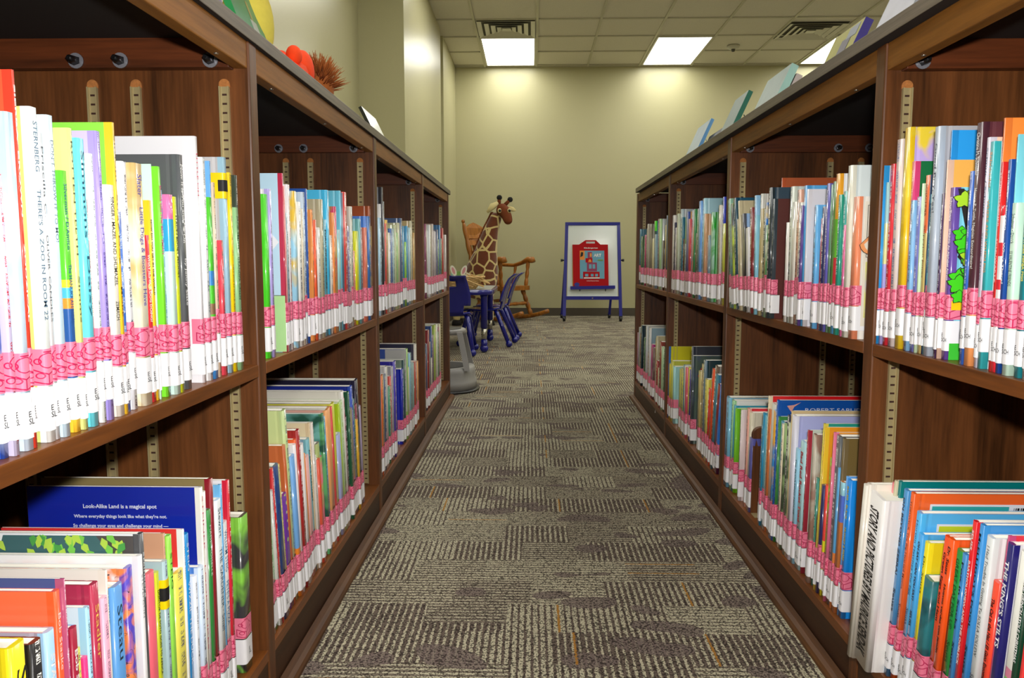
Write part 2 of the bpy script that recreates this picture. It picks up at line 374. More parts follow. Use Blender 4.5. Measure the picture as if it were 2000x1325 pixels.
# ------------------------------------------------------------------ ceiling fittings
def emis(name, col, s):
    m, nt, b = nm(name); b.inputs['Base Color'].default_value = (.9, .9, .9, 1); b.inputs['Emission Color'].default_value = (*col, 1); b.inputs['Emission Strength'].default_value = s; return m
M_PANEL = emis('troffer_diffuser', (1, .985, .93), PANEL)
M_WHITEM = flat('white_metal', 'c8c6b4', .4)
cols_x = [(-.56, 0, 'left'), (1.32, 1, 'middle'), (3.2, 2, 'right'), (5.08, 3, 'far right')]
rows_y = [(8.58, 'against the back wall'), (6.12, 'second row from the back wall'), (3.66, ''), (1.2, ''), (-1.25, '')]
for x0, ci, cn in cols_x:
    for ri, (y0, rn) in enumerate(rows_y):
        o = empty('ceiling_light', (x0+.30, y0+.615, CEIL))
        lab = {(0, 0): 'square-looking bright ceiling light above the giraffe, beside the air vent', (1, 0): 'bright ceiling light panel above the easel side of the back wall', (2, 0): 'bright ceiling light half hidden by yellow book on right counter'}.get((ci, ri))
        if not lab: lab = ('bright ceiling light panel cut off by the top edge, %s column' % cn) if ri == 1 else 'ceiling light panel overhead, in front of and outside the picture'
        tag(o, lab, 'ceiling light', 'ceiling light panels')
        f = MB()
        for a in ((-.30, -.28, -.60, .60), (.28, .30, -.60, .60), (-.28, .28, -.60, -.58), (-.28, .28, .58, .60)): f.box(a[0], a[1], a[2], a[3], -.006, .010)
        f.build('frame', M_WHITEM, o); MB().box(-.28, .28, -.58, .58, -.002, .008).build('diffuser', M_PANEL, o)
M_VDARK = flat('vent_dark', '4c4a3c', .8)
for x, y, lab in ((-.262, 8.275, 'square louvred air vent beside the left ceiling light'), (2.86, 8.43, 'square louvred air vent beside the smoke detector, right side')):
    o = empty('ceiling_vent', (x, y, CEIL)); tag(o, lab, 'vent', 'ceiling air vents')
    MB().box(-.29, .29, -.29, .29, .002, .011).build('backing', M_VDARK, o)
    for r in (.29, .22, .155, .095):
        f = MB(); w = .046
        rings = []
        for q, z in ((r, -.012), (r-w, .003)):
            rings.append([Vector((a*q, b*q, z)) for a, b in ((1, 1), (-1, 1), (-1, -1), (1, -1))])
        rings.append([p+Vector((0, 0, .003)) for p in rings[1]]); rings.append([p+Vector((0, 0, .003)) for p in rings[0]])
        f.loft(rings, closed=True, smooth=False); f.build('louvre', M_WHITEM, o)
    MB().box(-.045, .045, -.045, .045, -.010, -.004).build('centre_plate', M_WHITEM, o)
o = empty('smoke_detector', (2.22, 9.0, CEIL)); tag(o, 'small round white smoke detector between two ceiling lights', 'smoke detector')
MB().lathe((0, 0, .008), (0, 0, -.03), [(0, .07), (.5, .068), (1, .05)], 20).build('base', M_WHITEM, o, smooth=True)
MB().lathe((0, 0, -.03), (0, 0, -.055), [(0, .022), (1, .016)], 14).build('sensor', M_VDARK, o, smooth=True)

# ------------------------------------------------------------------ bookcases
CTOP = 1.0735
def standard(X, Yf, z0, z1, s):
    """slotted metal shelf standard on the camera-facing side of a panel at y = Yf"""
    b = MB(); w = .0075; b.box(X-w, X+w, Yf-.0022, Yf, z0, z1, 0)
    b.box(X-w, X-w+.0022, Yf-.006, Yf-.002, z0, z1, 0); b.box(X+w-.0022, X+w, Yf-.006, Yf-.002, z0, z1, 0)
    z = z1-.012
    while z > z0+.01:
        b.box(X-.0034, X+.0034, Yf-.0028, Yf-.002, z-.0014, z+.0014, 1); z -= .0135
    return b
def bookcase(side, XF, XB, panels, zs, stds, name_label):
    s = -1 if side == 'left' else 1; T = .033
    g = empty('bookcase', (XF, panels[0], 0)); tag(g, name_label, 'bookcase', 'two long walnut bookcases')
    off = Vector((XF, panels[0], 0))
    def P(b, name, mats, smooth=False):
        for v in b.bm.verts: v.co -= off
        return b.build(name, mats, g, smooth=smooth)
    def bx(a, b_, *r, **k): return MB().box(min(a, b_), max(a, b_), *r, **k)
    UND = CTOP-.021
    for i, d in enumerate(panels):
        P(bx(XF, XB, d-T, d, 0, UND, bevel=.003), 'side_panel', M_WALNUT)
    for a, d in zip(panels[:-1], panels[1:]):
        P(bx(XF+s*.004, XB, a, d-T, UND-.0405, UND-.001, bevel=.003) if False else bx(XF+s*.003, XF+s*.024, a, d-T, UND-.041, UND, bevel=.002), 'top_rail', M_RAIL)
        P(bx(XF+s*.0005, XB-s*.012, a+.001, d-T-.001, zs-.0195, zs, bevel=.0015), 'shelf', M_WALNUTH)
        P(bx(XF+s*.001, XB-s*.012, a, d-T, .073, .091), 'bottom_shelf', M_WALNUTH)
        P(bx(XF+s*.002, XF+s*.02, a, d-T, 0, .073), 'kick_board', M_KICK)
        c = bx(XF+s*.024, XB-s*.012, d-T-.020, d-T, UND-.043, UND, bevel=.001); P(c, 'cleat', M_WALNUTX)
        for q, X in enumerate(stds):
            if d < .6: continue
            P(standard(X, d-T, .095, .985, s), 'shelf_standard', [M_STD, M_SLOT])
            hb = MB(); r = .0085
            poly = [(r*cos(pi*k/10), r*sin(pi*k/10)) for k in range(11)]+[(-r, -.004), (r, -.004)]
            hb.prism(poly, 0, .002, f=lambda u, v, w, X=X, Y=d-T: (X+u, Y-w, .988+v)); P(hb, 'groove_end', M_CORE)
            Yc = d-T-.020; Xb = X+s*.012
            wz = MB(); wz.lathe((Xb, Yc, 1.0165+.003), (Xb, Yc-.003, 1.0165+.003), [(0, .0115), (1, .0112)], 18); P(wz, 'washer', M_WASH)
            bz = MB(); bz.tube([(Xb, Yc-.002, 1.0195), (Xb, Yc-.016, 1.0195), (Xb, Yc-.022, 1.0195)], [.0078, .0060, .0035], 5); P(bz, 'rubber_bumper', M_RUB)
        for t in (.12, .5, .9):
            y = a+(d-T-a)*t; sc = MB(); sc.lathe((XF+s*.014, y, UND-.0405), (XF+s*.014, y, UND-.0425), [(0, .004), (1, .003)], 10); P(sc, 'screw', M_CHROME)
    sh = MB(); prof = [(0, 0), (.0245, 0), (.024, .006), (.020, .011), (.012, .014), (0, .015)]
    y0, y1 = panels[0]-T, panels[-1]+.0
    sh.prism([(-s*u, v) for u, v in prof], y0, y1, f=lambda u, v, w: (XF+u, w, v)); P(sh, 'shoe_moulding', M_SHOE)
    P(bx(XB, XB-s*.012, y0, y1, 0, UND), 'light_block_panel', M_WALNUT)  # unseen panel added behind the case to block light and keep it dark
    P(bx(XF+s*.0, XB, y1, y1+.004, .0, UND), 'end_panel', M_WALNUT)
    return g
PL = [-.64, .30, 1.240, 2.180, 3.120, 4.060]; PR = [-.589, .343, 1.275, 2.207, 3.139, 4.071]
ZL, ZR, ZB = .5610, .5927, .0910
bookcase('left', -.4265, -.87, PL, ZL, [-.465, -.600, -.667, -.80], 'long dark walnut bookcase full of picture books, left side of the aisle')
bookcase('right', .537, 1.16, PR, ZR, [.571, .805, .887, 1.10], 'long dark walnut bookcase full of picture books, right side of the aisle')
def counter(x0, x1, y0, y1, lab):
    o = MB().box(x0, x1, y0, y1, CTOP-.021, CTOP, bevel=.0012).build('counter_top', [M_LAM, M_UNDERSHADE]); tag(o, lab, 'countertop', 'laminate bookcase tops')
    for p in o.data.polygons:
        if p.normal.z < -.9: p.material_index = 1  # downward faces get the painted shade colour
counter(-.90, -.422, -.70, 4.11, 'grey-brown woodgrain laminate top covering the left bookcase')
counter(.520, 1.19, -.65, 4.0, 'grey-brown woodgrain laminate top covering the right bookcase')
o = MB(); p = onX(1278, 806, .536); o.prism([(0, 0), (.012, 0), (.009, .014)], 0, .0006, f=lambda u, v, w: (.5385-w, p.y-u, p.z+v))
tag(o.build('paper_scrap', M_LABEL), 'tiny white torn paper corner on the base of right bookcase', 'paper scrap')

# ------------------------------------------------------------------ far end: table, chairs, easel, rocking chair, giraffe, stool
def kid_chair(loc, rz, label):
    g = empty('child_chair', loc, rz); tag(g, label, 'chair', 'blue plastic children\'s chairs')
    # faces +y; seat .30 high
    m = MB(); rings = []
    for y, zz, w in ((-.15, .315, .135), (-.10, .300, .145), (0, .295, .150), (.09, .300, .148), (.15, .292, .135)):
        rings.append([Vector((u*w, y, zz+.012*abs(u)**2+dz)) for u, dz in [(-1, 0), (-.6, 0), (0, 0), (.6, 0), (1, 0), (1, -.012), (.6, -.014), (0, -.014), (-.6, -.014), (-1, -.012)]])
    m.loft(rings); m.build('seat', M_BLUEP, g, smooth=True)
    m = MB()
    def bk(u, t): return Vector((u*(.135+.02*sin(pi*min(1, t*1.1)))*(1-.10*t), -.155-.075*t-.035*t*t*t*1.0+.018*u*u-(.03*(t-.85)*6 if t > .85 else 0), .31+.29*t))
    n, k = 12, 14; vs = {}
    for i in range(k+1):
        for j in range(n+1):
            u = -1+2*j/n; t = i/k
            for q in (0, 1):
                p = bk(u, t)
                vs[i, j, q] = m.bm.verts.new(p+Vector((0, -.010*q, 0)))
    def hole(i, j): return (10 <= i <= 11 and 4 <= j <= 7)
    for i in range(k):
        for j in range(n):
            if (i < 3 and (j < 2 or j > n-3)) or hole(i, j): continue
            for q in (0, 1): m.bm.faces.new([vs[a, b, q] for a, b in ((i, j), (i, j+1), (i+1, j+1), (i+1, j))])
    be = [e for e in m.bm.edges if len(e.link_faces) == 1]
    # close rims
    m.bm.verts.index_update(); idx = {v: key for key, v in vs.items()}
    done = set()
    for e in be:
        (i, j, q), (a, b, q2) = idx[e.verts[0]], idx[e.verts[1]]
        key = tuple(sorted(((i, j), (a, b))))
        if q or key in done: continue
        done.add(key); m.bm.faces.new([vs[i, j, 0], vs[a, b, 0], vs[a, b, 1], vs[i, j, 1]])
    for v in [v for v in m.bm.verts if not v.link_faces]: m.bm.verts.remove(v)
    m.build('backrest', M_BLUEP, g, smooth=True)
    for sx in (-1, 1):
        m = MB(); m.tube([(sx*.10, .10, .29), (sx*.115, .115, .27), (sx*.155, .175, .03)], [.013, .017, .017], 12); m.ball((sx*.158, .178, .027), .027, 8); m.build('leg', M_BLUEP, g, smooth=True)
        m = MB(); m.tube([(sx*.10, -.11, .30), (sx*.12, -.13, .28), (sx*.165, -.235, .03)], [.013, .018, .018], 12); m.ball((sx*.166, -.238, .028), .028, 8); m.build('leg', M_BLUEP, g, smooth=True)
    return g
kid_chair((-.60, 5.98, 0), .0, 'blue child chair with its back turned to the aisle, nearest the step stool')
kid_chair((-.40, 6.55, 0), pi/2-.12, 'blue child chair pushed to the right side of table, front one of the pair')
kid_chair((-.36, 7.02, 0), pi/2-.05, 'blue child chair right of table, rear one of pair near rocking chair')
kid_chair((1.42, 7.1, 0), -1.35, 'blue child chair mostly hidden behind the right bookcase end')

g = empty('child_table', (-.60, 6.42, 0)); tag(g, 'low children\'s table with grey top and thick blue edge and legs', 'table')
m = MB(); m.prism(rrect(.58, .98, .1, 6), .462, .487); m.build('tabletop', M_GREYTOP, g)
m = MB(); po = rrect(.61, 1.01, .115, 6); pi_ = rrect(.58, .98, .1, 6)
m.loft([[Vector((u, v, z)) for u, v in P_] for P_, z in ((pi_, .4875), (po, .482), (po, .448), (pi_, .446))], cap=False, closed=True); m.build('edge_band', M_BLUEP, g, smooth=True)
for sx in (-1, 1):
    for sy in (-1, 1):
        x, y = sx*.235, sy*.42
        m = MB(); m.lathe((x, y, .452), (x, y, .19), [(0, .034), (.1, .027), (1, .027)], 14); lg = m.build('leg', M_BLUEP, g, smooth=True)
        m = MB(); m.lathe((x, y, .20), (x, y, .09), [(0, .0215), (1, .0215)], 14); m.build('metal_sleeve', M_CHROME, lg, smooth=True)
        m = MB(); m.lathe((x, y, .10), (x, y, .035), [(0, .026), (1, .026)], 14); m.ball((x, y, .033), .033, 8); m.build('ball_foot', M_BLUEP, lg, smooth=True)

# wicker basket with paper shapes
M_WICK = flat('wicker', 'c8a468', .7, noise=.3, nscale=200)
g = empty('wicker_basket', (-.58, 6.12, .4875)); tag(g, 'oval pale wicker basket with folded handles on the low table', 'basket')
m = MB(); 
for i in range(9):
    t = i/8; r = .115+.055*t; z = .008+.085*t
    m.tube([(1.25*r*cos(a), r*sin(a), z+.003*sin(a*16+i*pi)) for a in [2*pi*k/64 for k in range(65)]], .0062, 5)
for k in range(24):
    a = 2*pi*k/24; m.tube([(1.25*.112*cos(a), .112*sin(a), .002), (1.25*.172*cos(a), .172*sin(a), .095)], .0035, 4)
m.lathe((0, 0, 0), (0, 0, .006), [(0, .115), (1, .115)], 24); m.build('woven_body', M_WICK, g)
for sg in (-1, 1):
    m = MB(); pts = [(.06+.17*sin(t)+.02*sg, -.15+.05*sg+.12*(1-cos(t)), .105-.075*sin(t)+.01*sg) for t in [pi*k/12 for k in range(13)]]
    m.tube(pts, .006, 6); m.build('handle', M_WICK, g, smooth=True)
M_PG = flat('paper_green', '6f9a4a', .7); M_PW = flat('paper_white', 'dcdccc', .7); M_PP = flat('paper_pink', 'c88a90', .7); M_PK = flat('paper_black', '1c1c1c', .7); M_PT = flat('paper_teal', '7cb0a8', .7); M_PR = flat('paper_red', 'a83030', .7)
g = empty('paper_bunny', (-.56, 6.02, .585)); tag(g, 'green paper bunny head with pink ears standing in the wicker basket', 'paper bunny')
m = MB(); m.prism([(.045*cos(a), .03*sin(a)) for a in [2*pi*k/20 for k in range(20)]], 0, .003, f=lambda u, v, w: (u, w, v+.01)); m.build('head', M_PG, g)
for sx in (-1, 1):
    m = MB(); m.prism([(.022*cos(a)+sx*.012*sin(a), .04*sin(a)) for a in [2*pi*k/20 for k in range(20)]], -.003, .001, f=lambda u, v, w, sx=sx: (u+sx*.04, w, v+.045)); e = m.build('ear', M_PW, g)
    m = MB(); m.prism([(.011*cos(a)+sx*.008*sin(a), .026*sin(a)) for a in [2*pi*k/16 for k in range(16)]], -.0045, -.003, f=lambda u, v, w, sx=sx: (u+sx*.04, w, v+.045)); m.build('inner_ear', M_PP, e)
cut = [(-.70, 6.05, 'paper_black', M_PK, 'dark pointed paper cutout in the basket left part'), (-.66, 6.07, 'paper_red', M_PR, 'small red paper cutout in the wicker basket'), (-.73, 6.03, 'paper_green', M_PG, 'green paper leaf at the basket left end'), (-.60, 6.16, 'paper_teal', M_PT, 'pale teal paper strip sticking up from basket'), (-.50, 6.10, 'paper_white', M_PW, 'white paper cutout right of the paper bunny')]
for x, y, n_, mt, lab in cut:
    m = MB(); m.prism([(-.03, 0), (.03, 0), (.034, .03), (.012, .05), (0, .035), (-.018, .055)], 0, .003, f=lambda u, v, w: (u, w, v)); o = m.build('paper_cutout', mt, None, (x, y, .565)); o.rotation_euler = (0.1, random.uniform(-.4, .4), random.uniform(-.5, .5)); tag(o, lab, 'paper cutout', 'paper shapes in the basket')

# step stool
g = empty('step_stool', (-.515, 4.32, 0)); tag(g, 'grey plastic step stool with drum base beside the bookcase end', 'stool')
def oval(rx, ry, z, n=40, p=2.4): return [Vector((rx*math.copysign(abs(cos(a))**(2/p), cos(a)), ry*math.copysign(abs(sin(a))**(2/p), sin(a)), z)) for a in [2*pi*k/n for k in range(n)]]
m = MB(); m.loft([oval(.212, .205, .014), oval(.208, .20, .055), oval(.204, .196, .060), oval(.202, .195, .105), oval(.196, .19, .128), oval(.19, .184, .132)]); m.build('drum_base', M_GREYP, g, smooth=True)
m = MB(); m.loft([oval(.224, .217, 0), oval(.224, .217, .010), oval(.213, .206, .014)]); m.build('rubber_rim', M_RUB, g)
m = MB(); m.loft([oval(.15, .14, .132), oval(.15, .14, .135)]); m.build('lower_tread', M_RUB, g)
for sx in (-1, 1):
    for sy in (-1, 1):
        m = MB(); a, b = Vector((sx*.168, sy*.135, .12)), Vector((sx*.125, sy*.10, .325)); u = Vector((.015, 0, 0)); w = Vector((0, .011, 0))
        m.loft([[p+u+w, p-u+w, p-u-w, p+u-w] for p in (a, b)], smooth=False); m.build('leg', M_GREYP, g)
m = MB(); m.loft([oval(.142, .125, .310), oval(.150, .133, .318), oval(.150, .133, .334), oval(.142, .125, .338)]); m.build('upper_step', M_GREYP, g, smooth=True)
m = MB(); m.loft([oval(.125, .11, .338), oval(.125, .11, .341)]); m.build('upper_tread', M_RUB, g)

# easel
E0 = Vector((.70, 9.08, 0)); g = empty('easel', E0); tag(g, 'blue framed whiteboard easel on casters against the back wall', 'easel')
def ez(u, z, d=0): return Vector((u, .10*(z-.62)-d, z))     # board plane leans back
m = MB()
def bar(m, a, b, w=.018, t=.015):
    a, b = Vector(a), Vector(b); dr = (b-a).normalized(); sd = dr.cross(Vector((0, 1, 0))).normalized()*w; fr = sd.cross(dr).normalized()*t
    m.loft([[p+sd+fr, p-sd+fr, p-sd-fr, p+sd-fr] for p in (a, b)], smooth=False)
for sx in (-1, 1):
    m = MB(); bar(m, ez(sx*.297, 1.12), ez(sx*.325, .05)); m.build('leg', M_BLUEF, g)
    m = MB(); bar(m, (sx*.285, .08, 1.10), (sx*.335 if sx < 0 else .24, .40, .05), .014, .012); m.build('leg', M_BLUEF, g)
    for (x, y) in ((sx*.325, ez(0, .04).y), (-.335 if sx < 0 else .24, .41)):
        m = MB(); m.lathe((x-.016, y, .028), (x+.016, y, .028), [(0, .024), (.2, .028), (.8, .028), (1, .024)], 14); m.box(x-.02, x+.02, y-.014, y+.014, .03, .062); m.build('caster', M_BLACK, g)
    m = MB(); m.lathe((sx*.31, .03, .70), (sx*.365, .03, .70), [(0, .008), (.5, .008), (.55, .014), (1, .016)], 12); m.build('side_knob', M_BLACK, g)
m = MB(); bar(m, ez(-.315, 1.118), ez(.315, 1.118), .018, .017); m.build('top_bar', M_BLUEF, g)
m = MB(); bar(m, ez(-.315, .268), ez(.315, .268), .020, .016); m.build('bottom_bar', M_BLUEF, g)
m = MB(); m.loft([[ez(-.29, .285, d), ez(.29, .285, d), ez(.28, 1.10, d), ez(-.28, 1.10, d)] for d in (-.006, .006)], smooth=False); m.build('whiteboard', M_WBOARD, g)
m = MB(); bar(m, ez(-.255, .385, .03), ez(.255, .395, .03), .018, .03); t_ = m.build('tray', M_BLUEF, g)
for x in (-.145, .15):
    m = MB(); m.tube([ez(x, .375, .01), ez(x, .345, .012)], .005, 8); m.build('tray_hook', M_BLACK, t_)
m = MB(); m.lathe(ez(0, .268, .016), ez(0, .268, .022), [(0, .008), (1, .008)], 12); m.build('lock_button', M_CHROME, g)
# big red teaching book with handle, and the yellow one behind
M_RED = flat('red_card', 'a80008', .6, coat=0, spec=.2, noise=.02); M_YEL = flat('yellow_card', 'd0a020', .4)
RB = Matrix.Translation(E0) @ Matrix.Rotation(-.012, 4, 'Y')
RB = Matrix.Translation(E0+Vector((0, 0, 0)))
def bigbook(name, mat, dx, d0, w, h, z0, lab, tilt, handle=True):
    g = empty(name, E0+ez(dx, z0, d0)); tag(g, lab, 'big book', 'big books on the easel tray')
    po = [(-w/2, 0), (w/2, 0), (w/2-.004, h)] + ([(w/2-.10, h+.002), (.05, h+.052), (-.05, h+.052), (-w/2+.10-.02, h+.002)] if handle else []) + [(-w/2-.004, h)]
    f = lambda u, v, q: (u-.04*v*0+tilt*v, .10*v-q, v)
    if handle:
        # front split so that the hand slot stays open
        for seg in ([(-w/2, 0), (w/2, 0), (w/2-.004, h), (-w/2-.004, h)], [(-w/2+.08, h), (w/2-.10, h), (.052+.01, h+.012), (-.05, h+.012)], [(-.05, h+.036), (.052, h+.036), (.05, h+.054), (-.045, h+.054)], [(-w/2+.08, h), (-.05, h), (-.05, h+.036), (-.045, h+.054), (-.055, h+.054)], [(.052, h), (w/2-.10, h), (.06, h+.054), (.05, h+.054), (.052, h+.036)]):
            pass
        m = MB(); m.prism([(-w/2, 0), (w/2, 0), (w/2-.004, h), (-w/2-.004, h)], 0, .012, f=f)
        m.prism([(-w/2+.07, h), (-.05, h), (-.05, h+.05), (-.058, h+.05)], 0, .012, f=f); m.prism([(.05, h), (w/2-.09, h), (.06, h+.05), (.05, h+.05)], 0, .012, f=f)
        m.prism([(-.05, h+.034), (.05, h+.034), (.05, h+.05), (-.05, h+.05)], 0, .012, f=f); m.prism([(-.05, h), (.05, h), (.05, h+.012), (-.05, h+.012)], 0, .012, f=f)
    else:
        m = MB(); m.prism(po, 0, .010, f=f)
    m.build('cover', mat, g); return g, f
gy, _ = bigbook('big_book', M_YEL, -.045, .018, .37, .475, .405, 'yellow big book edge showing behind the red one on easel', 0, False)
gr, fr_ = bigbook('big_book', M_RED, -.02, .032, .405, .475, .405, 'large red kindergarten big book with handle standing on easel tray', -.012)
def card(parent, pts, d, mat, name, th=.0012):
    m = MB(); m.prism(pts, .012+d, .012+d+th, f=fr_); return m.build(name, mat, parent)
c_ = lambda x0, y0, x1, y1: [(x0, y0), (x1, y0), (x1, y1), (x0, y1)]
M_SKY = flat('art_sky', '5f9cb4', .4); M_MAG = flat('art_maroon', '8a2450', .4); M_ORG = flat('art_orange', 'e08a20', .4); M_WH = flat('art_white', 'e4e0dc', .4)
art = card(gr, c_(-.125, .085, .155, .405), 0, M_SKY, 'cover_picture')
for i, (pts, mt) in enumerate([(c_(-.125, .30, -.07, .405), M_ORG), (c_(-.09, .088, .10, .165), M_RED), (c_(-.045, .17, .07, .27), M_MAG), (c_(-.06, .27, .02, .32), M_RED), (c_(-.035, .32, .015, .39), M_MAG), (c_(-.02, .2, .01, .25), M_SKY), (c_(.02, .2, .05, .25), M_SKY), ([(-.03, .275), (.01, .275), (.0, .305), (-.02, .305)], M_ORG), (c_(-.01, .335, .01, .375), M_ORG), (c_(-.065, .11, -.03, .14), M_SKY), (c_(.0, .11, .03, .14), M_SKY), (c_(.05, .11, .08, .14), M_SKY), (c_(-.08, .088, .1, .1), M_WH), (c_(.08, .29, .14, .305), M_PG), ([(-.12, .33), (-.09, .345), (-.085, .385), (-.11, .39)], M_PK)]):
    card(art, pts, .0012+.0006*i*.3, mt, 'picture_shape')
def rb_text(s, u0, v0, ln, h, mat, bold=True):
    o = Vector(fr_(u0, v0, .016)); put_text(s, mat, gr, o, (1, 0, 0), (0, .1, 1), ln, h, bold, 'lettering')
RBT = [('Kindergarten', -.075, .425, .155, .018, M_WH), ('ART', .035, .335, .085, .036, M_WH), ('Activity Placement Papers', -.05, .055, .14, .010, M_WH)]
m = MB(); m.prism([(.03*cos(a), .022*sin(a)) for a in [2*pi*k/20 for k in range(20)]], .012, .014, f=lambda u, v, q: fr_(u-.16, v+.02, q)); m.build('blue_badge', M_BLUEF, gr)
for r in RBT: want(r[0], True)

# rocking chair
g = empty('rocking_chair', (-.36, 9.16, 0), -.62); tag(g, 'golden oak rocking chair behind the plush giraffe', 'rocking chair')
# local frame: faces +x; width along y
def turned(p0, p1, r=.017, k=5):
    prof = []; n = 22
    for i in range(n+1):
        t = i/n; prof.append((t, 1.35*r*(.62+.38*abs(sin(pi*k*t))**.7*(1 if .08 < t < .92 else .7))))
    return MB().lathe(p0, p1, prof, 10)
for sy in (-1, 1):
    y = sy*.25
    m = MB(); pts = [(-.40+.9*t, y, .030+.34*(t-.47)**2*.9) for t in [k/14 for k in range(15)]]; m.tube(pts, .028, 8, flatz=.9, ref=(0, 0, 1)); m.build('rocker', M_OAK, g, smooth=True)
    for x, xt in ((-.17, -.13), (.26, .17)):
        turned((x, y, .055), (xt, sy*.19, .37), .021, 4).build('leg', M_OAK, g, smooth=True)
    turned((-.20, sy*.20, .39), (-.36, sy*.24, 1.13), .021, 4).build('back_post', M_OAK, g, smooth=True)
    m = MB(); m.ball((-.365, sy*.242, 1.15), .022, 7); m.build('finial', M_OAK, g, smooth=True)
    m = MB(); m.tube([(-.27, sy*.25, .66), (-.15, sy*.26, .645), (0, sy*.27, .64), (.12, sy*.275, .675), (.20, sy*.275, .71), (.25, sy*.275, .705), (.265, sy*.275, .68)], [(.034, .022), (.036, .022), (.040, .022), (.045, .024), (.050, .034), (.050, .040), (.044, .026)], 10, ref=(0, 0, 1)); m.build('armrest', M_OAK, g, smooth=True)
    turned((.19, sy*.235, .39), (.20, sy*.27, .69), .018, 3).build('arm_post', M_OAK, g, smooth=True); turned((.0, sy*.235, .39), (.02, sy*.265, .645), .014, 3).build('arm_post', M_OAK, g, smooth=True)
m = MB(); m.prism(rrect(.52, .52, .06, 4), .355, .405); m.build('seat', M_OAK, g)
turned((.215, -.21, .20), (.215, .21, .20), .017, 3).build('stretcher', M_OAK, g, smooth=True); turned((-.15, -.21, .22), (-.15, .21, .22), .015, 3).build('stretcher', M_OAK, g, smooth=True)
m = MB(); top = [(-.245, 0), (-.235, .13), (-.16, .125), (-.08, .165), (0, .19), (.08, .165), (.16, .125), (.235, .13), (.245, 0), (.12, -.02), (-.12, -.02)]
m.prism(top, -.011, .011, f=lambda u, v, w: (-.33-.2*v+w-.05*(1-(u/.25)**2), u, .955+v)); m.build('crest_rail', M_OAK, g)
m = MB(); m.prism([(-.23, 0), (.23, 0), (.22, .06), (-.22, .06)], -.010, .010, f=lambda u, v, w: (-.31-.2*v+w-.05*(1-(u/.25)**2), u, .875+v)); m.build('lower_rail', M_OAK, g)
for u in (-.06, .06):
    turned((-.365, u, .93), (-.372, u, .96), .008, 1).build('short_spindle', M_OAK, g)
for i in range(5):
    u = -.13+.065*i
    m = MB(); bar(m, (-.19, u, .39), (-.355, u*1.1, .89), .018, .006); m.build('back_slat', M_OAK, g)

# plush giraffe
def giraffe_mat():
    m, nt, b = nm('giraffe_plush'); tc = N(nt, 'ShaderNodeTexCoord'); v = N(nt, 'ShaderNodeTexVoronoi'); v.feature = 'DISTANCE_TO_EDGE'; v.inputs['Scale'].default_value = 8.6; v.inputs['Randomness'].default_value = .8
    L(nt, tc.outputs['Object'], v.inputs['Vector']); fz = N(nt, 'ShaderNodeTexNoise'); fz.inputs['Scale'].default_value = 150; L(nt, tc.outputs['Object'], fz.inputs['Vector'])
    k = M(nt, 'LESS_THAN', M(nt, 'ADD', v.outputs['Distance'], M(nt, 'MULTIPLY', M(nt, 'SUBTRACT', fz.outputs['Fac'], .5), .03)), .075)
    sx = N(nt, 'ShaderNodeSeparateXYZ'); L(nt, tc.outputs['Object'], sx.inputs[0])
    k = M(nt, 'MAXIMUM', k, M(nt, 'LESS_THAN', sx.outputs['Z'], .27))
    L(nt, MIX(nt, k, MIX(nt, fz.outputs['Fac'], srgb('4c2008'), srgb('74380f')), srgb('c9b476')), b.inputs['Base Color']); b.inputs['Roughness'].default_value = .95; b.inputs['Sheen Weight'].default_value = .3
    bump(nt, b, fz.outputs['Fac'], .5, .006); return m
M_GIR = giraffe_mat(); M_GBR = flat('plush_brown', '6e3410', .95, noise=.25, nscale=90); M_GCR = flat('plush_cream', 'd2c48c', .95, noise=.1); M_GBK = flat('plush_black', '100c0a', .9); M_EYE = flat('glass_eye', '050505', .05)
g = empty('plush_giraffe', (-.58, 8.35, 0)); tag(g, 'tall plush giraffe with brown patches standing behind the low table', 'plush giraffe')
def skin(name, parent, verts, edges, radii, mat, sub=2, root=0):
    me = bpy.data.meshes.new(name); me.from_pydata([tuple(v) for v in verts], edges, []); me.materials.append(mat)
    o = bpy.data.objects.new(name, me); link(o, parent); md = o.modifiers.new('skin', 'SKIN')
    for i, r in enumerate(radii):
        me.skin_vertices[0].data[i].radius = (r, r) if not isinstance(r, tuple) else r
    me.skin_vertices[0].data[root].use_root = True; md.use_smooth_shade = True
    s = o.modifiers.new('sub', 'SUBSURF'); s.levels = sub; s.render_levels = sub; return o
# body axis mostly away/left, chest at the right; neck up to the head which looks toward the aisle at right
V = [(.06, 0, .50), (-.08, .12, .49), (-.18, .24, .47), (.075, -.02, .63), (.095, -.03, .78), (.125, -.03, .92), (.16, -.03, 1.04), (.195, -.03, 1.13), (.225, -.04, 1.20),
     (.10, -.10, .30), (.11, -.11, .16), (.11, -.12, .04), (.12, .08, .30), (.13, .09, .16), (.13, .10, .04), (-.22, .12, .30), (-.23, .10, .16), (-.23, .09, .04), (-.20, .32, .30), (-.21, .33, .16), (-.21, .34, .04)]
Ed = [(0, 1), (1, 2), (0, 3), (3, 4), (4, 5), (5, 6), (6, 7), (7, 8), (0, 9), (9, 10), (10, 11), (0, 12), (12, 13), (13, 14), (2, 15), (15, 16), (16, 17), (2, 18), (18, 19), (19, 20)]
R_ = [.19, .175, .16, .165, .132, .102, .080, .066, .060, .055, .04, .045, .055, .04, .045, .06, .04, .045, .06, .04, .045]
skin('body', g, V, Ed, R_, M_GIR)
hd = skin('head', g, [(.215, -.04, 1.245), (.285, -.07, 1.235), (.325, -.095, 1.15), (.345, -.11, 1.07)], [(0, 1), (1, 2), (2, 3)], [.066, .078, .056, .046], M_GBR)
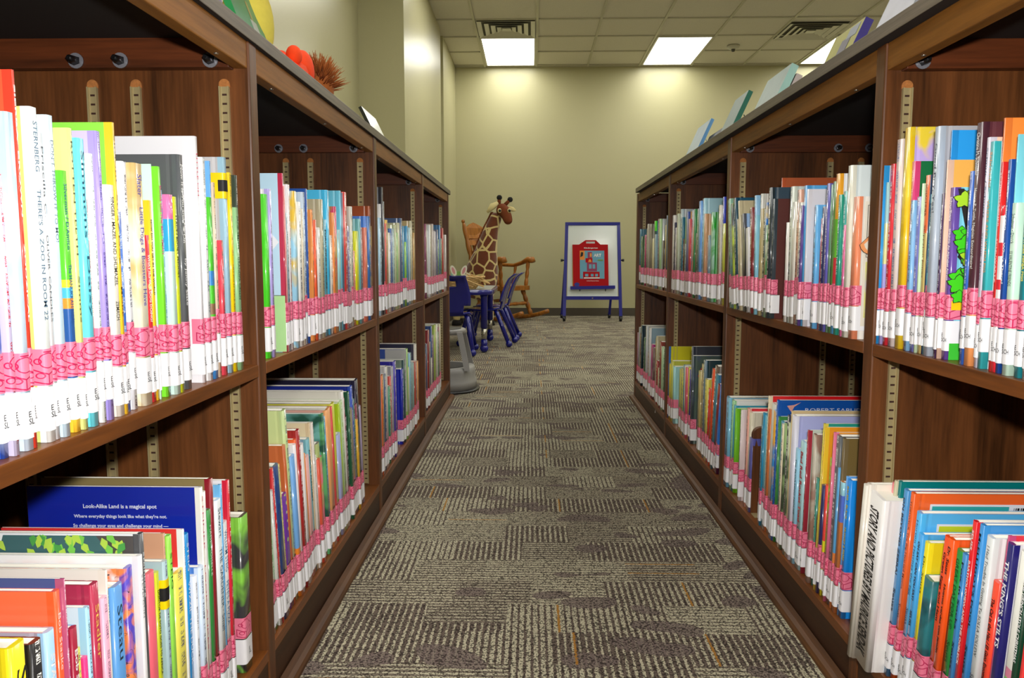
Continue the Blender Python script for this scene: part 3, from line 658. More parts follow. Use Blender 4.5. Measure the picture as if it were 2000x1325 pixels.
for (a, b_, nme) in (((.235, -.05, 1.29), (.240, -.05, 1.355), 'horn'), ((.30, -.05, 1.28), (.352, -.04, 1.335), 'horn')):
    m = MB(); m.tube([a, b_], [.022, .016], 10); ho = m.build(nme, M_GBR, hd, smooth=True); m = MB(); m.ball(b_, .029, 7); m.build('horn_tip', M_GBK, ho, smooth=True)
m = MB(); m.tube([(.225, -.06, 1.30), (.17, -.08, 1.265), (.115, -.09, 1.20)], [(.016, .02), (.02, .036), (.006, .014)], 10); m.build('ear', M_GCR, hd, smooth=True)
m = MB(); m.tube([(.33, -.04, 1.255), (.375, -.05, 1.235), (.41, -.06, 1.22)], [(.012, .018), (.014, .026), (.005, .01)], 10); m.build('ear', M_GCR, hd, smooth=True)
for c in ((.245, -.142, 1.215), (.345, -.125, 1.215)):
    m = MB(); m.ball(c, .020, 7, sc=(1, .6, 1.3)); e = m.build('eye_patch', M_GCR, hd, smooth=True); m = MB(); m.ball(Vector(c)+Vector((.004, -.012, 0)), .0145, 7); m.build('eye', M_EYE, e, smooth=True)
m = MB(); nk = [(4, .132), (5, .102), (6, .080), (7, .066), (8, .060)]
for (i0, r0), (i1, r1) in zip(nk[:-1], nk[1:]):
    for q in range(4):
        t = q/4; p = Vector(V[i0]).lerp(Vector(V[i1]), t); r = r0+(r1-r0)*t; m.ball(p+Vector((-r*.93, .01, 0)), .02, 5, sc=(1.1, .5, 1.6))
m.build('mane', M_GBR, g, smooth=True)
for v in (11, 14, 17, 20):
    m = MB(); x, y, z = V[v]; m.lathe((x, y, 0), (x, y, .06), [(0, .055), (.6, .052), (1, .04)], 14); m.build('hoof', M_GBK, g, smooth=True)

# ------------------------------------------------------------------ books
CW = {'white': 'f2f2f4', 'cream': 'ece2c4', 'pale grey': 'c8c8cc', 'grey': '909498', 'dark grey': '4c4e52', 'black': '18181a', 'red': 'd82430', 'dark red': '861c26', 'orange': 'f07a34', 'coral': 'ee6a60', 'peach': 'eeb496', 'tan': 'c4a46c', 'brown': '7c4a2a', 'dark brown': '40261c', 'yellow': 'ecd82c', 'gold': 'c8a02c', 'lime green': 'b4d034', 'bright green': '58c838', 'green': '3c8440', 'dark green': '1c4432', 'pale green': 'b4dca8', 'mint green': 'b8e4d4', 'teal': '2c8c90', 'pale blue': 'b8dcf4', 'sky blue': '60b8ec', 'blue': '2c70c4', 'dark blue': '203c84', 'royal blue': '2030b4', 'slate blue': '6c88a4', 'purple': '6c3c98', 'lilac': 'b0a4e0', 'pink': 'f0a0b0', 'hot pink': 'e04080', 'maroon': '702848', 'olive': '8c8454', 'beige': 'd8ccb4'}
CWR = {k: tuple(int(v[i:i+2], 16) for i in (0, 2, 4)) for k, v in CW.items()}
def cname(h):
    c = tuple(int(h[i:i+2], 16) for i in (0, 2, 4))
    return min(CWR, key=lambda k: sum(w*(a-b)**2 for a, b, w in zip(c, CWR[k], (1, 1.3, 1))))

def profile(t, d, off=0.0):
    """outline of the case, from the near fore-edge round the spine to the far fore-edge"""
    r = min(t*.36, .0065); g = .0007 if t > .010 else 0; h = t/2
    P = [(-d, -h), (-.016, -h), (-.012, -h+g), (-.0085, -h)]; r = min(t*.27, .0048); a = [(-r+r*sin(pi*k/8), -h+r-r*cos(pi*k/8)) for k in range(5)]+[(-r+r*sin(pi*k/8), h-r-r*cos(pi*k/8)) for k in range(4, 9)]
    P += a + [(-.0085, h), (-.012, h-g), (-.016, h), (-d, h)]
    if off:
        Q = []
        for i, (x, y) in enumerate(P):
            x0, y0 = P[max(0, i-1)]; x1, y1 = P[min(len(P)-1, i+1)]; dx, dy = x1-x0, y1-y0; l = sqrt(dx*dx+dy*dy) or 1
            Q.append((x+dy/l*off, y-dx/l*off))
        return Q
    return P
def case_mesh(bm, T, t, h, d, colS, colC, acc, kind, mi_plain, mi_kind, lay, uvl, bands=None):
    uo = random.uniform(1, 90)
    P = profile(t, d); b = min(.0024, t*.22)
    inner = [(-d, t/2-b), (-.004-b*.5, t/2-b), (-.004-b*.5, -t/2+b), (-d, -t/2+b)]
    ring = P+inner; n = len(ring); np_ = len(P)
    zs = [0, h] if not bands else [0]+[z*h for z, c in bands[:-1]]+[h]
    lv = [[bm.verts.new(T @ Vector((x, y, z))) for x, y in ring] for z in zs]
    for k in range(len(zs)-1):
        for i in range(n):
            j = (i+1) % n
            f = bm.faces.new((lv[k][i], lv[k][j], lv[k+1][j], lv[k+1][i]))
            spine = 3 <= i <= np_-5; cover = i < np_-1
            cS = colS if not bands else srgb(bands[k][1]); col = cS if spine else (colC if cover else (.85, .83, .76))
            f.material_index = mi_kind if cover and (spine or kind != 'print') else mi_plain; f.smooth = 4 <= i <= np_-5
            for lp in f.loops:
                v = lp.vert; hi = v in (lv[k+1][i], lv[k+1][j]); ii = i if v in (lv[k][i], lv[k+1][i]) else j
                lp[lay[0]] = (*col, 1); lp[lay[1]] = (*acc, 1); yy = ring[ii][1]/t+.5; lp[uvl].uv = (yy, uo+(zs[k+1] if hi else zs[k])*3.2)
    for z, vs in ((0, lv[0]), (1, lv[-1])):
        # end faces of the boards: near board, spine, far board
        q = [vs[i] for i in range(n)]
        for poly in ([0, 1, 2, 3, 4, np_+2, np_+3], list(range(4, np_-4))+[np_+1, np_+2], [np_-5, np_-4, np_-3, np_-2, np_-1, np_, np_+1]):
            try: f = bm.faces.new([q[i] for i in (poly if z else reversed(poly))])
            except ValueError: continue
            f.material_index = mi_plain
            c = colS if poly[0] == 4 else colC
            for lp in f.loops: lp[lay[0]] = (*c, 1); lp[lay[1]] = (*acc, 1); lp[uvl].uv = (0, 0)
def pages_mesh(bm, T, t, h, d, mi, lay=None):
    b = min(.0024, t*.22); x0, x1, y, z0, z1 = -d+.004, -.0045-b*.5, t/2-b*.95, .003, h-.003
    v = [bm.verts.new(T @ Vector((x, q, z))) for z in (z0, z1) for q in (-y, y) for x in (x0, x1)]
    for q in ((0, 2, 3, 1), (4, 5, 7, 6), (0, 1, 5, 4), (2, 6, 7, 3), (0, 4, 6, 2), (1, 3, 7, 5)):
        f = bm.faces.new([v[i] for i in q]); f.material_index = mi
        if lay:
            for lp in f.loops: lp[lay[0]] = (.88, .86, .78, 1)
def patch_mesh(bm, T, t, d, z0, z1, w0, w1, mi, uvl=None, lay=None, col=None, off=.0005, uw=.040):
    """paper label wrapped round the spine: w0 on the near (-y) cover, w1 on the far one"""
    P = profile(t, d, off); Q = [p for i, p in enumerate(P) if 3 <= i <= len(P)-4]
    yn, yf = P[0][1], P[-1][1]
    Q = [(-.0086-w0, yn)]+Q+[(-.0086-w1, yf)] if (w0 or w1) else Q
    s = [0]
    for a, b in zip(Q[:-1], Q[1:]): s.append(s[-1]+sqrt((a[0]-b[0])**2+(a[1]-b[1])**2))
    mid = s[-1]-uw if w1 == 0 and s[-1] > uw else 0
    if w0 and not w1: mid = s[-1]-uw
    rows = [[bm.verts.new(T @ Vector((x, y, z))) for x, y in Q] for z in (z0, z1)]
    for i in range(len(Q)-1):
        f = bm.faces.new((rows[0][i], rows[0][i+1], rows[1][i+1], rows[1][i])); f.material_index = mi; f.smooth = True
        for lp in f.loops:
            k = i if lp.vert in (rows[0][i], rows[1][i]) else i+1
            if uvl: lp[uvl].uv = ((s[k]-s[0])/uw, 0 if lp.vert in rows[0] else 1)
            if lay: lp[lay[0]] = (*col, 1)
    return rows

# Row data.  Each entry: edge of the book at its foot (in crop pixels), top (photo y), spine colour, then options.
# L rows run near -> far (edge = far edge), R rows far -> near (edge = left edge).
ROWS = []
def row(**k): ROWS.append(k)
row(side='L', shelf='up', bay=0, o=0, s=6.023, start=-40, b=[
 (75, 329, '2a4fb0', dict(cf=0.3, k='illus', a='d0e0f8')), (150, 340, 'c8c0e0', dict(k='print', a='c03040')), (340, 220, 'cfe0f2', dict(cf=0.5, c='d8ecf6', k='illus', a='b8d4e4')), (380, 137, 'e0402c', dict(c='e85838', t='SIERRA  BROWN', t2='ZOOZICAL', tc='f8f4f0', b=1)),
 (610, 210, 'f0f6f4', dict(cf=0.6, c='dcea88', t="STERNBERG", t2="THERE'S A ZOO IN ROOM 22", tc='5c7890')), (665, 260, 'd8d8da', dict(cf=0.1, t='Priscilla C.', t2='OLIVER  CANDLES', tc='606468')), (760, 226, 'cce6f6', dict(t="DON'T THROW IT TO MO!", tc='7c8c98')),
 (905, 334, '58c83c', dict(cf=0.52, c='f8d048', t='Silverman / D\'Amico', t2='The HANUKKAH HOP!', tc='204c90', bands=[(.09, 'f8c838'), (.13, '50b8e8'), (.17, '58b83c'), (.48, '2c5ca0'), (.52, 'f09838'), (.56, '50b8e8'), (.59, 'f0d838'), (1, '62cc38')])),
 (970, 251, 'dce68c', dict(c='eef088', t='ROTTEN TEETH', t2='Simms', tc='605c40')), (1090, 271, '6cdcec', dict(c='98e8f8', t='Simmons', t2='Daisy', tc='205870')), (1130, 390, 'a8283c', dict(t='Simmons', t2='THE FIRST BEAVER', tc='f4e8d8', b=1)),
 (1185, 301, 'f0f6f4', dict(cf=0.3, k='print', a='8898a0')), (1278, 257, 'a898e8', dict(cf=0.4, c='c8bcf4', k='print', a='5848a0')), (1408, 362, 'ece6da', dict(cf=0.4, t='SINGER / MAZEL AND SHLIMAZEL', t2='ZEMACH', tc='484840')), (1445, 240, 'f4c430', dict(c='8cdc4c', t='Simont  Stray Dog', t2='MORE', tc='584018'))])
row(side='L', shelf='up', bay=0, o=230, s=6.023, start=60, b=[
 (140, 414, '3f7ade', dict(k='print', a='c0d4f8')), (220, 316, 'f2f4fa', dict(c='e8ecfa')), (380, 320, 'ece6cc', dict(c='dcf0ee', t='Slater', t2='Little Dogs & Boosters Have', tc='5848a8', k='illus', a='d8b878')), (450, 460, 'e8303c', dict(k='dots', a='f4d040', t='WHAT IS YOUR DOG DOING?', tc='f8f0e8', b=1)),
 (490, 392, 'f6c828', dict(t="HOW DO YOU GET IN THE WORLD", tc='302818', b=1)), (500, 321, 'c8f0dc', {}), (600, 326, '7be032', dict(cf=0.65, c='84e83c', t="DOGS ON THE BED  SMALL", tc='e04090', b=1)), (620, 372, '5890b8', dict(k='print', a='e8ecf0')),
 (695, 381, 'cfeee2', dict(bands=[(.72, 'cfeee2'), (.88, '38a8d8'), (1, 'f078b0')])), (735, 385, 'ccd822', dict(t='STACY / BOOEY PHOOEY', tc='303010', b=1)), (860, 303, '5c6064', dict(cf=0.55, c='5c5e62', t='Now It Is You and Me On', t2='by Jenny Slate', tc='f0f0f0')), (1040, 267, 'eeeef4', dict(cf=0.82, c='f0f0f6', t='LITTLE OH', tc='d84868')),
 (1110, 308, 'eef0f2', dict(cf=0.4, k='print', a='789098')), (1165, 386, '52c832', dict(bands=[(.12, '3888d0'), (.2, '8c6c50'), (.27, 'f0f0f0'), (.36, '52c832'), (.42, '8c6c50'), (.52, '52c832'), (.6, '3888d0'), (1, '52c832')])), (1182, 315, '6fb2ee', dict(k='print', a='3858a0')), (1212, 357, 'e8ccb0', {}), (1275, 470, 'e04858', dict(cf=0.5)),
 (1350, 308, '9cc4d8', dict(cf=0.5, c='c8c6c8', tape=1)), (1390, 338, 'f5d20a', dict(a='a07810', k='print')), (1440, 406, '94c890', dict(c='f0f4ee', t='JANE SMITH', t2='GRANDPA GREEN', tc='204828')), (1466, 343, '38463c', dict(c='585858'))])
row(side='L', shelf='up', bay=1, o=500, s=7.3625, start=50, b=[
 (70, 354, 'e8e0c8', {}), (105, 362, '8aa070', {}), (215, 380, '50dc2c', dict(cf=0.6, k='illus', a='60e040')), (250, 370, 'b8a8ec', dict(c='f4f0fa')), (425, 339, 'c43050', dict(cf=0.92, c='c4e6fa', cover='skygreen')), (440, 363, 'e89a98', dict(cf=0.2, k='print', a='a04048')), (480, 417, '9cb4c4', dict(k='print', a='384860')), (500, 427, '88805c', {}), (530, 361, 'f0ecf0', dict(k='print', a='c05060')),
 (610, 374, 'a0d8f4', dict(cf=0.5, k='illus', a='e8c040')), (665, 395, 'f0f0ec', {}), (690, 408, 'dcd0b8', dict(k='print', a='807050')), (712, 452, 'd8b830', {}), (750, 376, 'c8d8ea', dict(k='print', a='303848')), (765, 369, '1c4c9c', dict(c='1c4c9c')), (862, 410, 'f59a50', dict(cf=0.75)), (885, 430, 'ec5c30', dict(c='f08030')), (940, 445, 'e8e4e0', dict(k='print', a='808080')), (985, 390, 'b8b090', {}),
 (1060, 429, '5cb0c8', dict(cf=0.4, t="PORCUPINE'S CHICKS", tc='184858', b=1)), (1095, 372, '48c4f4', dict(c='50c8f8')), (1140, 460, 'ece8e0', dict(k='print', a='a07060')), (1165, 416, 'f09048', {}), (1190, 404, 'b89848', dict(k='illus', a='d83868')), (1240, 449, 'a4dce4', {}), (1256, 373, '70cce8', dict(c='70cce8')), (1280, 377, '54708c', dict(c='688098', k='illus', a='54708c')), (1320, 376, 'e04040', dict(k='print', a='f8f0f0')),
 (1360, 442, '5a58b0', dict(k='print', a='f0f0f8')), (1390, 469, 'f0ece4', {}), (1420, 404, 'cfccc0', dict(c='cfccc0')), (1450, 490, 'f08080', {}), (1490, 452, 'dce018', dict(c='dce020')), (1510, 428, '6cb0b8', {}), (1535, 445, '886080', dict(k='print', a='f0e8f0')), (1600, 445, 'e07860', dict(cf=0.6)), (1625, 423, '4c84e0', dict(c='4c84e0')), (1655, 423, '3470b8', dict(k='print', a='d0c070')), (1672, 403, 'a04a20', dict(c='a04a20')), (1690, 442, '8c5030', dict(k='illus', a='c8b060'))])
row(side='L', shelf='up', bay=2, o=730, s=8.833, start=40, b=[
 (150, 426, 'b4dcf4', dict(c='c8e4f4')), (160, 399, 'f0f0f0', {}), (172, 366, '24242a', dict(c='30343c')), (195, 443, 'e4e0d4', {}), (215, 394, '5c6478', dict(c='5c6478')), (240, 437, 'd85448', {}), (262, 430, 'e0b040', {}), (280, 450, '5c7060', dict(k='illus', a='a04828')), (310, 455, 'e8e8e4', {}), (350, 447, '3c6cb4', dict(k='print', a='c8d0e8')),
 (385, 447, 'a8ccd8', {}), (405, 440, 'c0c8a0', {}), (430, 455, 'a0dc88', {}), (465, 436, 'c8c8a8', dict(c='b8b894')), (480, 466, '30303a', {}), (510, 427, '4a628c', dict(c='4a628c')), (545, 442, '3f94c4', {}), (575, 473, '8ccc40', {}), (595, 442, '4498c8', {}), (620, 460, 'c05048', {}), (655, 445, 'a8d0dc', {}), (680, 432, 'd0c8a8', dict(c='c8b07c')), (722, 455, 'c09858', {})])
row(side='L', shelf='up', bay=3, o=730, s=8.833, start=866, b=[
 (885, 445, 'e0e0d8', {}), (915, 438, '8c4868', dict(c='c0b890')), (950, 451, 'd0d4d4', {}), (980, 440, 'e4e8e8', {}), (1005, 440, 'b8a848', {}), (1030, 438, 'c0b4b0', dict(c='c8b4a8')), (1060, 452, 'c8c0c4', {}), (1085, 453, 'e0dce8', {}), (1110, 449, '70748c', {}), (1135, 468, '4c9464', {}), (1160, 440, '3c78ac', dict(c='3c78ac')), (1185, 466, '58885c', {}), (1205, 446, 'c04840', {}), (1250, 459, 'd8d4cc', {}), (1283, 476, '202020', dict(ns=1))])
row(side='L', shelf='low', bay=0, o=0, s=1, start=10, yref=1290, b=[
 (53.5, 1258, 'f5e020', dict(t='Spinelli', tc='202020', th=.9)), (87.5, 1253, '1c1a1c', dict(c='1c1a1c')), (115.5, 1232, 'a8d0f2', dict(c='b8aec0', t='STANLEY', tc='f4f8fc', b=1)), (131.6, 1154, 'f06030', dict(c='f87048', t='Bob Staake', tc='f8ece0', big=1)), (134, 1131, 'b05078', dict(c='40508c')), (152.8, 1226, 'a01838', dict(c='78b8f0', t='Bob Staake', tc='f4f0f0', b=1)), (163, 1267, 'd8d860', {}), (173, 1284, 'f03888', {}),
 (184, 1186, 'a8d8f0', dict(c='dceaf2')), (205.5, 1140, 'b83050', dict(c='b03050', t='Stadler', tc='f0d060')), (220.7, 1167, 'f4b4cc', dict(k='print', a='906880')), (224, 1114, 'e8e4d8', dict(c='eae8de', t='Stanley', tc='484840', big=1)), (254, 1143, '60a0e0', dict(c='f88050', t='Steau', tc='203848')), (274, 1107.6, '5848c0', dict(c='f4f4f8', k='floral', a='f0884c', big=1)),
 (284, 1085, 'eceaec', dict(c='f4f4f4', t='STEVENSON', tc='808488', big=1)), (295, 1042, '505256', dict(c='f0f4f8', k='leaf', t='Steinberg', tc='f0f0f0', big=1)), (314.7, 1118, 'f06878', {}), (323, 1118, 'c8d020', dict(t='DOCTOR DE SOTO GOES TO AFRICA', tc='303018', b=1)), (333.4, 1096, 'a8c4cc', dict(tape=1)), (336, 1042, 'c89878', dict(c='c89878')), (345, 1046, '98e050', dict(t='STEIG', tc='306020')),
 (371.6, 1116, 'f4e860', dict(c='f6f2ea')), (374, 1034, 'f2f2f4', dict(c='e83838', t='WILLIAM STEIG', tc='303030', big=1)), (383.5, 1043, '1890d8', dict(t='STEIG', t2='WIZZIL THE DUCK', tc='f0f4f8')), (391, 1125, 'f0f4fc', {}), (403, 1107, 'd4e4f8', dict(c='5890e0')), (407, 952, 'f0eee4', dict(c='1428a0', t='STEINER', t2='LOOK-ALIKES', tc='c02050', cover='look', big=1)), (415, 961, 'f4f2f0', {}),
 (422.5, 996, '2c8c3c', dict(c='6cb4f0', t="MADE-MOISELLE", tc='e8f4e8')), (428, 935, '8c1828', dict(c='8c7c50', big=1)), (442, 976, 'e8eef0', dict(t='Stewart', t2='THE GARDENER · Small', tc='385870')), (445, 947, '70b8ec', dict(c='80c0f0')), (459, 1020, 'f0f0f0', dict(t='WILLIAM STEIG', t2="PETE'S A PIZZA", tc='4078a0')), (463, 938, 'd82038', dict(c='f4f0f4', big=1)), (498, 1006, '3c3c40', dict(c='3c4440', k='illus', a='88d048', big=1))])
row(side='L', shelf='low', bay=1, o=500, s=7.3625, start=245, lean=7, b=[
 (290, 950, 'd0ccc4', {}), (355, 951, '38c040', {}), (378, 959, 'd8d4d0', {}), (400, 916, 'cc2830', {}), (465, 910, '1c3c78', dict(c='1c2448', k='dots', a='2c5c90')), (490, 909, 'dcd080', dict(c='dcd080')), (565, 968, '6c309c', dict(k='dots', a='b8d870')), (590, 871, 'c86838', dict(c='d07040')), (640, 802, 'c8dc98', dict(c='d8e8a0', big=1)), (680, 891, '70a8e4', dict(bands=[(.35, 'f08828'), (1, '70a8e4')])), (705, 869, 'f0eaf0', {}), (725, 859, 'f06830', {}), (755, 841, 'a82428', dict(c='a82428', k='print', a='f0f0f0')),
 (800, 869, 'f0ecec', {}), (825, 888, 'f09040', {}), (880, 893, 'f0b8b4', {}), (910, 858, '74b4c0', dict(c='80a8c0', t="ALBERT'S ALPHABET", tc='183840', b=1)), (920, 827, 'e0c8a0', dict(c='ecdcb4', big=1)), (935, 826, 'dcd4cc', dict(c='dcd4cc')), (970, 893, 'f0f0ec', {}), (995, 898, 'e05840', {}), (1030, 867, '8c6c58', dict(k='illus', a='a8b870')), (1055, 893, 'e87890', dict(k='illus', a='80c050')), (1070, 809, '60b070', dict(c='78c0b8', k='illus', a='205848')), (1105, 817, '5cc0f0', dict(c='6cc4f4', big=1)),
 (1170, 800, 'f0a868', dict(c='e8b0a0', big=1)), (1185, 795, 'a89868', {}), (1200, 795, 'd84848', dict(c='e8a030')), (1235, 789, 'd8d848', {}), (1280, 849, 'a8b0e0', {}), (1295, 789, 'b0cc28', {}), (1330, 785, 'b0d090', dict(k='print', a='e8f0e0')), (1350, 765, 'ece8e4', dict(c='e8e4dc', big=1)), (1365, 779, 'd86080', dict(k='print', a='f8e8f0')), (1400, 816, '1c2428', dict(k='print', a='e0e0e0')), (1415, 766, '1c5c3c', dict(c='1c5c3c')), (1465, 801, '8c8068', dict(c='8c8068')), (1485, 755, '3858c0', dict(c='2838a0', big=1)),
 (1500, 780, '2c6860', {}), (1515, 821, 'd8a828', {}), (1530, 790, '802838', {}), (1560, 743, '2c2840', dict(c='2c2840', big=1)), (1580, 794, 'a898b8', {})])
row(side='L', shelf='low', bay=2, o=730, s=7.36, start=100, lean=2, b=[
 (135, 723, '50a8d8', dict(k='illus', a='3080c0')), (160, 733, 'e07030', dict(k='print', a='301010')), (180, 733, 'c8c060', {}), (210, 732, '2c4c80', dict(k='print', a='e0e0f0')), (235, 716, 'c8c4c4', dict(c='c8c4c4')), (275, 755, '2c8c68', {}), (290, 735, 'd04840', {}), (305, 716, 'a0a0a8', {}), (340, 706, '4838b0', dict(c='2c20a0')), (460, 721, '1828b0', dict(cf=0.5, c='1c2cb8', forced=.030)), (475, 703, '2c5050', dict(c='7c9080')), (510, 682, '98d068', dict(c='3c58a8', cover='bluegrey')), (525, 718, 'ddd4b0', {}),
 (550, 690, '80b4c8', {}), (575, 709, '78a4a8', {}), (590, 709, '88b0b0', {}), (625, 706, 'b04030', {}), (645, 672, 'dcd8cc', dict(c='302c48', big=1)), (660, 706, 'e8a060', {})])
row(side='L', shelf='low', bay=3, o=730, s=7.36, start=720, lean=2, b=[
 (740, 663, 'd8d4d0', {}), (770, 693, 'e04830', {}), (785, 672, '2c4470', {}), (795, 703, 'd86828', {}), (808, 645, '8c2428', dict(c='8c2428')), (820, 669, 'c8d4d4', {}), (835, 668, '3c3848', {}), (850, 700, 'c0b8b0', {}), (862, 637, '284c8c', dict(c='284c8c')), (875, 655, '6c4860', {}), (895, 635, 'a8c050', {}), (912, 635, 'c8c060', {}), (925, 633, 'd8d8d0', {}), (940, 649, '3c8040', {}), (955, 639, '803048', {}), (968, 633, 'd8d0b0', {})])
row(side='R', shelf='up', bay=0, o=1700, s=6.667, end=2120, b=[
 (55, 324, '2c9ce4', dict(cf=0.35, c='e0dce4', t='How I Spell the Bread', tc='e8f4fc')), (110, 357, 'b8b0f0', dict(bands=[(.5, 'b8b0f0'), (.75, 'e0e4a0'), (1, 'a8d8dc')])), (175, 321, 'e03040', {}), (230, 273, 'ecdcd8', dict(c='f4e8e6', k='print', a='7088c0')), (330, 394, '60b0cc', {}), (350, 250, 'f0c820', dict(cf=0.2, c='c8b0f0', cover='leaflet', k='illus', a='f4d840', big=1)), (435, 316, 'e04880', dict(c='147040', k='print', a='f8d0e0')),
 (475, 392, '8cc0ec', {}), (530, 385, '7c80d0', dict(k='print', a='e0e4f8')), (600, 359, 'd0ecc8', {}), (620, 343, 'd8c078', dict(t='SCHACHNER', t2='Skippyjon Jones', tc='6c3820', bands=[(.68, 'd8c078'), (1, 'ec7040')])), (675, 342, '283c5c', dict(c='283c5c')), (684, 380, '68cce4', dict(t='SCHAEFER/BASH', t2="WHAT'S UP, WHAT'S DOWN?", tc='103868', b=1)),
 (740, 248, 'b8c4d4', dict(cf=0.5, c='b0b0b6', t='Good Boy, Yes!', tc='505868')), (880, 378, '482c58', dict(k='print', a='f0e8f8')), (908, 255, '2c98e8', dict(c='2ca0f0', t='Schlein', tc='183860')), (922, 313, 'f0c8b0', dict(c='f8b858', t='Schotter', tc='807060', big=1)), (938, 367, '6c50a8', dict(cf=0.77, c='84d8f0', t='Schnur/Evans', t2='SPRING: An Alphabet Across', tc='f4f0fc', cover='tree', b=1)),
 (1210, 335, '3868c4', dict(k='print', a='d0e0f8')), (1265, 240, '4c2834', dict(cf=0.3, c='5c3038', t='Christine M. Schneider', t2='Horace P. Tuttle, Magician Extraordinaire!', tc='f8f8f8', big=1, bands=[(.22, 'f4a060'), (1, '4c2834')])), (1385, 269, 'd8d4e4', dict(c='f0c0a8', t='Schnur / Schuett', t2='Spring Thaw', tc='485878')), (1435, 277, '38b4bc', dict(cf=0.55, c='f8f4f8', t='Schroeder', t2='WHERE AND WHEN PIG', tc='f0a060')),
 (1560, 231, 'f08038', dict(cf=0.1, c='f88838', t='SCHUBERT/CHRISTENSEN', tc='a04818', big=1)), (1585, 317, 'e02828', dict(c='f0f0f4', t='SCHUHMACHER', t2='SCHUWARTZ', tc='f8e8e8')), (1615, 402, 'f4e8e8', dict(bands=[(.08, 'e02838'), (.16, 'f8f0f0'), (.34, 'f8f0f0'), (.4, 'e02838'), (.5, 'f8f0f0'), (.56, 'e02838'), (.7, 'f8f0f0'), (.78, 'e02838'), (.94, 'f8f0f0'), (1, 'e02838')])),
 (1690, 312, '1c4c9c', dict(cf=0.4, c='e8e8f0', t='Schaefer · Morgan', t2="Who's There?", tc='f0f4fc', b=1)), (1765, 263, '80d4e4', dict(c='8cdcec')), (1782, 397, 'c8ecd8', dict(cf=0.4, c='d4f4e4', t='Schulman • Davick', t2='10 VALENTINE FRIENDS', tc='384840', k='illus', a='d0ecd8')), (1920, 208, '1c8c98', dict(c='b0e8e0', t='Corey Rosen Schwartz • Dan Santat', t2='THE THREE NINJA PIGS', tc='e8e060', b=1, big=1)), (2030, 300, 'e4d8c8', {})])
row(side='R', shelf='low', bay=0, o=1640, s=5.89, end=1080, lean=6.5, b=[
 (90, 948, 'e8e4d8', dict(x=.511, c='eceadf', ns=1, big=1)), (130, 946, 'e8e0d4', dict(x=.515, ns=1, big=1)), (160, 970, 'f4f2f0', dict(x=.518, cf=0.03, forced=.05, ns=1, t='STORY AND PICTURES BY MAURICE SENDAK', tc='101010', b=1, th=.62, tl=.86, big=1)), (320, 997, 'f0f0f0', dict(x=.536, t='Charlotte and the White Horse', t2='Ruth', tc='707478', big=1)), (385, 945, 'f08890', dict(t='Dumpling Dumpling', tc='8c3848')), (420, 940, 'c8c0a0', {}), (440, 941, '087878', dict(c='088080', t='THE SNEETCHES', tc='f4f0e8', b=1, big=1)),
 (462, 1018, '3c8cc4', dict(t='There\'s a Wocket', t2='Seuss', tc='103050')), (520, 958, '4c94d0', dict(c='4c9cd8', t='ON BEYOND ZEBRA!', t2='Seuss', tc='101828', b=1, big=1)), (580, 964, 'f06428', dict(c='f86c2c', t='THIDWICK The Big-Hearted Moose', t2='Seuss', tc='301008', cover='backcard', big=1)), (635, 1002, '50b8f4', dict(c='58c0fc', t='Horton Hatches the Egg', t2='Seuss', tc='1c4870', cover='limecard', big=1)), (705, 1044, '48a8ec', dict(t='OH SAY CAN YOU SAY?', t2='SEUSS', tc='101828', b=1)), (755, 1060, 'f0e020', dict(t='Dr. Seuss', tc='202020')),
 (800, 1132, '287880', dict(c='289088', k='illus', a='103840')), (930, 1050, 'f45020', dict(t='Green Eggs and Ham', tc='101010', b=1)), (1000, 1054, 'f85818', dict(c='f85c20', t='Dr. Seuss', t2='Huevos verdes con jamón', tc='101010', b=1))])
row(side='R', shelf='low', bay=0, o=1800, s=5.89, end=1230, lean=5.5, yref=1300, b=[
 (180, 1076, '149040', dict(t='GREAT DAY FOR UP', t2='Seuss', tc='0c4820')), (265, 1083, '3c88c8', dict(t='Fox in Socks', t2='Seuss', tc='101828', b=1)), (315, 1019, 'e02028', dict(cf=0.55, c='f4f2f4', t='SEUSS', t2='BARTHOLOMEW AND THE OOBLECK', tc='f8f0f0', b=1, big=1)), (410, 1026, '3c90d4', dict(cf=0.2, c='4498dc', t="McELLIGOT'S POOL", t2='Seuss', tc='101828', b=1, big=1)), (465, 1050, 'd8dcdc', dict(cf=0.45, c='f0f0f2', t='I Had Trouble In Getting To SOLLA SOLLEW', t2='Seuss', tc='303438', big=1)), (600, 1138, 'f04830', dict(cf=0.2, t='The Cat in the Hat / El Gato Ensombrerado', tc='101010', b=1)),
 (690, 1047, 'c04878', dict(cf=0.3, c='e02840', big=1)), (702, 1063, '201c68', dict(cf=0.5, c='f0f0f6', t="THE KING'S STILTS", tc='f4f4f8', b=1, big=1, th=.7)), (830, 1081, 'f0f0e8', dict(cf=0.1, bands=[(.1, 'f8e838'), (.25, 'b8a8e8'), (.34, 'f8a828'), (.46, '68d8d8'), (.5, '90e070'), (.54, 'f090b0'), (1, 'f0f0e8')], ns=1)), (950, 1069, '083c28', dict(t='HOW THE GRINCH STOLE CHRISTMAS', tc='f8f8f8', b=1, th=.7)), (1008, 1074, 'f03c3c', dict(t='HORTON HEARS A WHO!', tc='f8f4f0', b=1, th=.7)), (1062, 1183, 'e8e8e8', dict(t='GREAT BIG TOYBOX', tc='d83830'))])
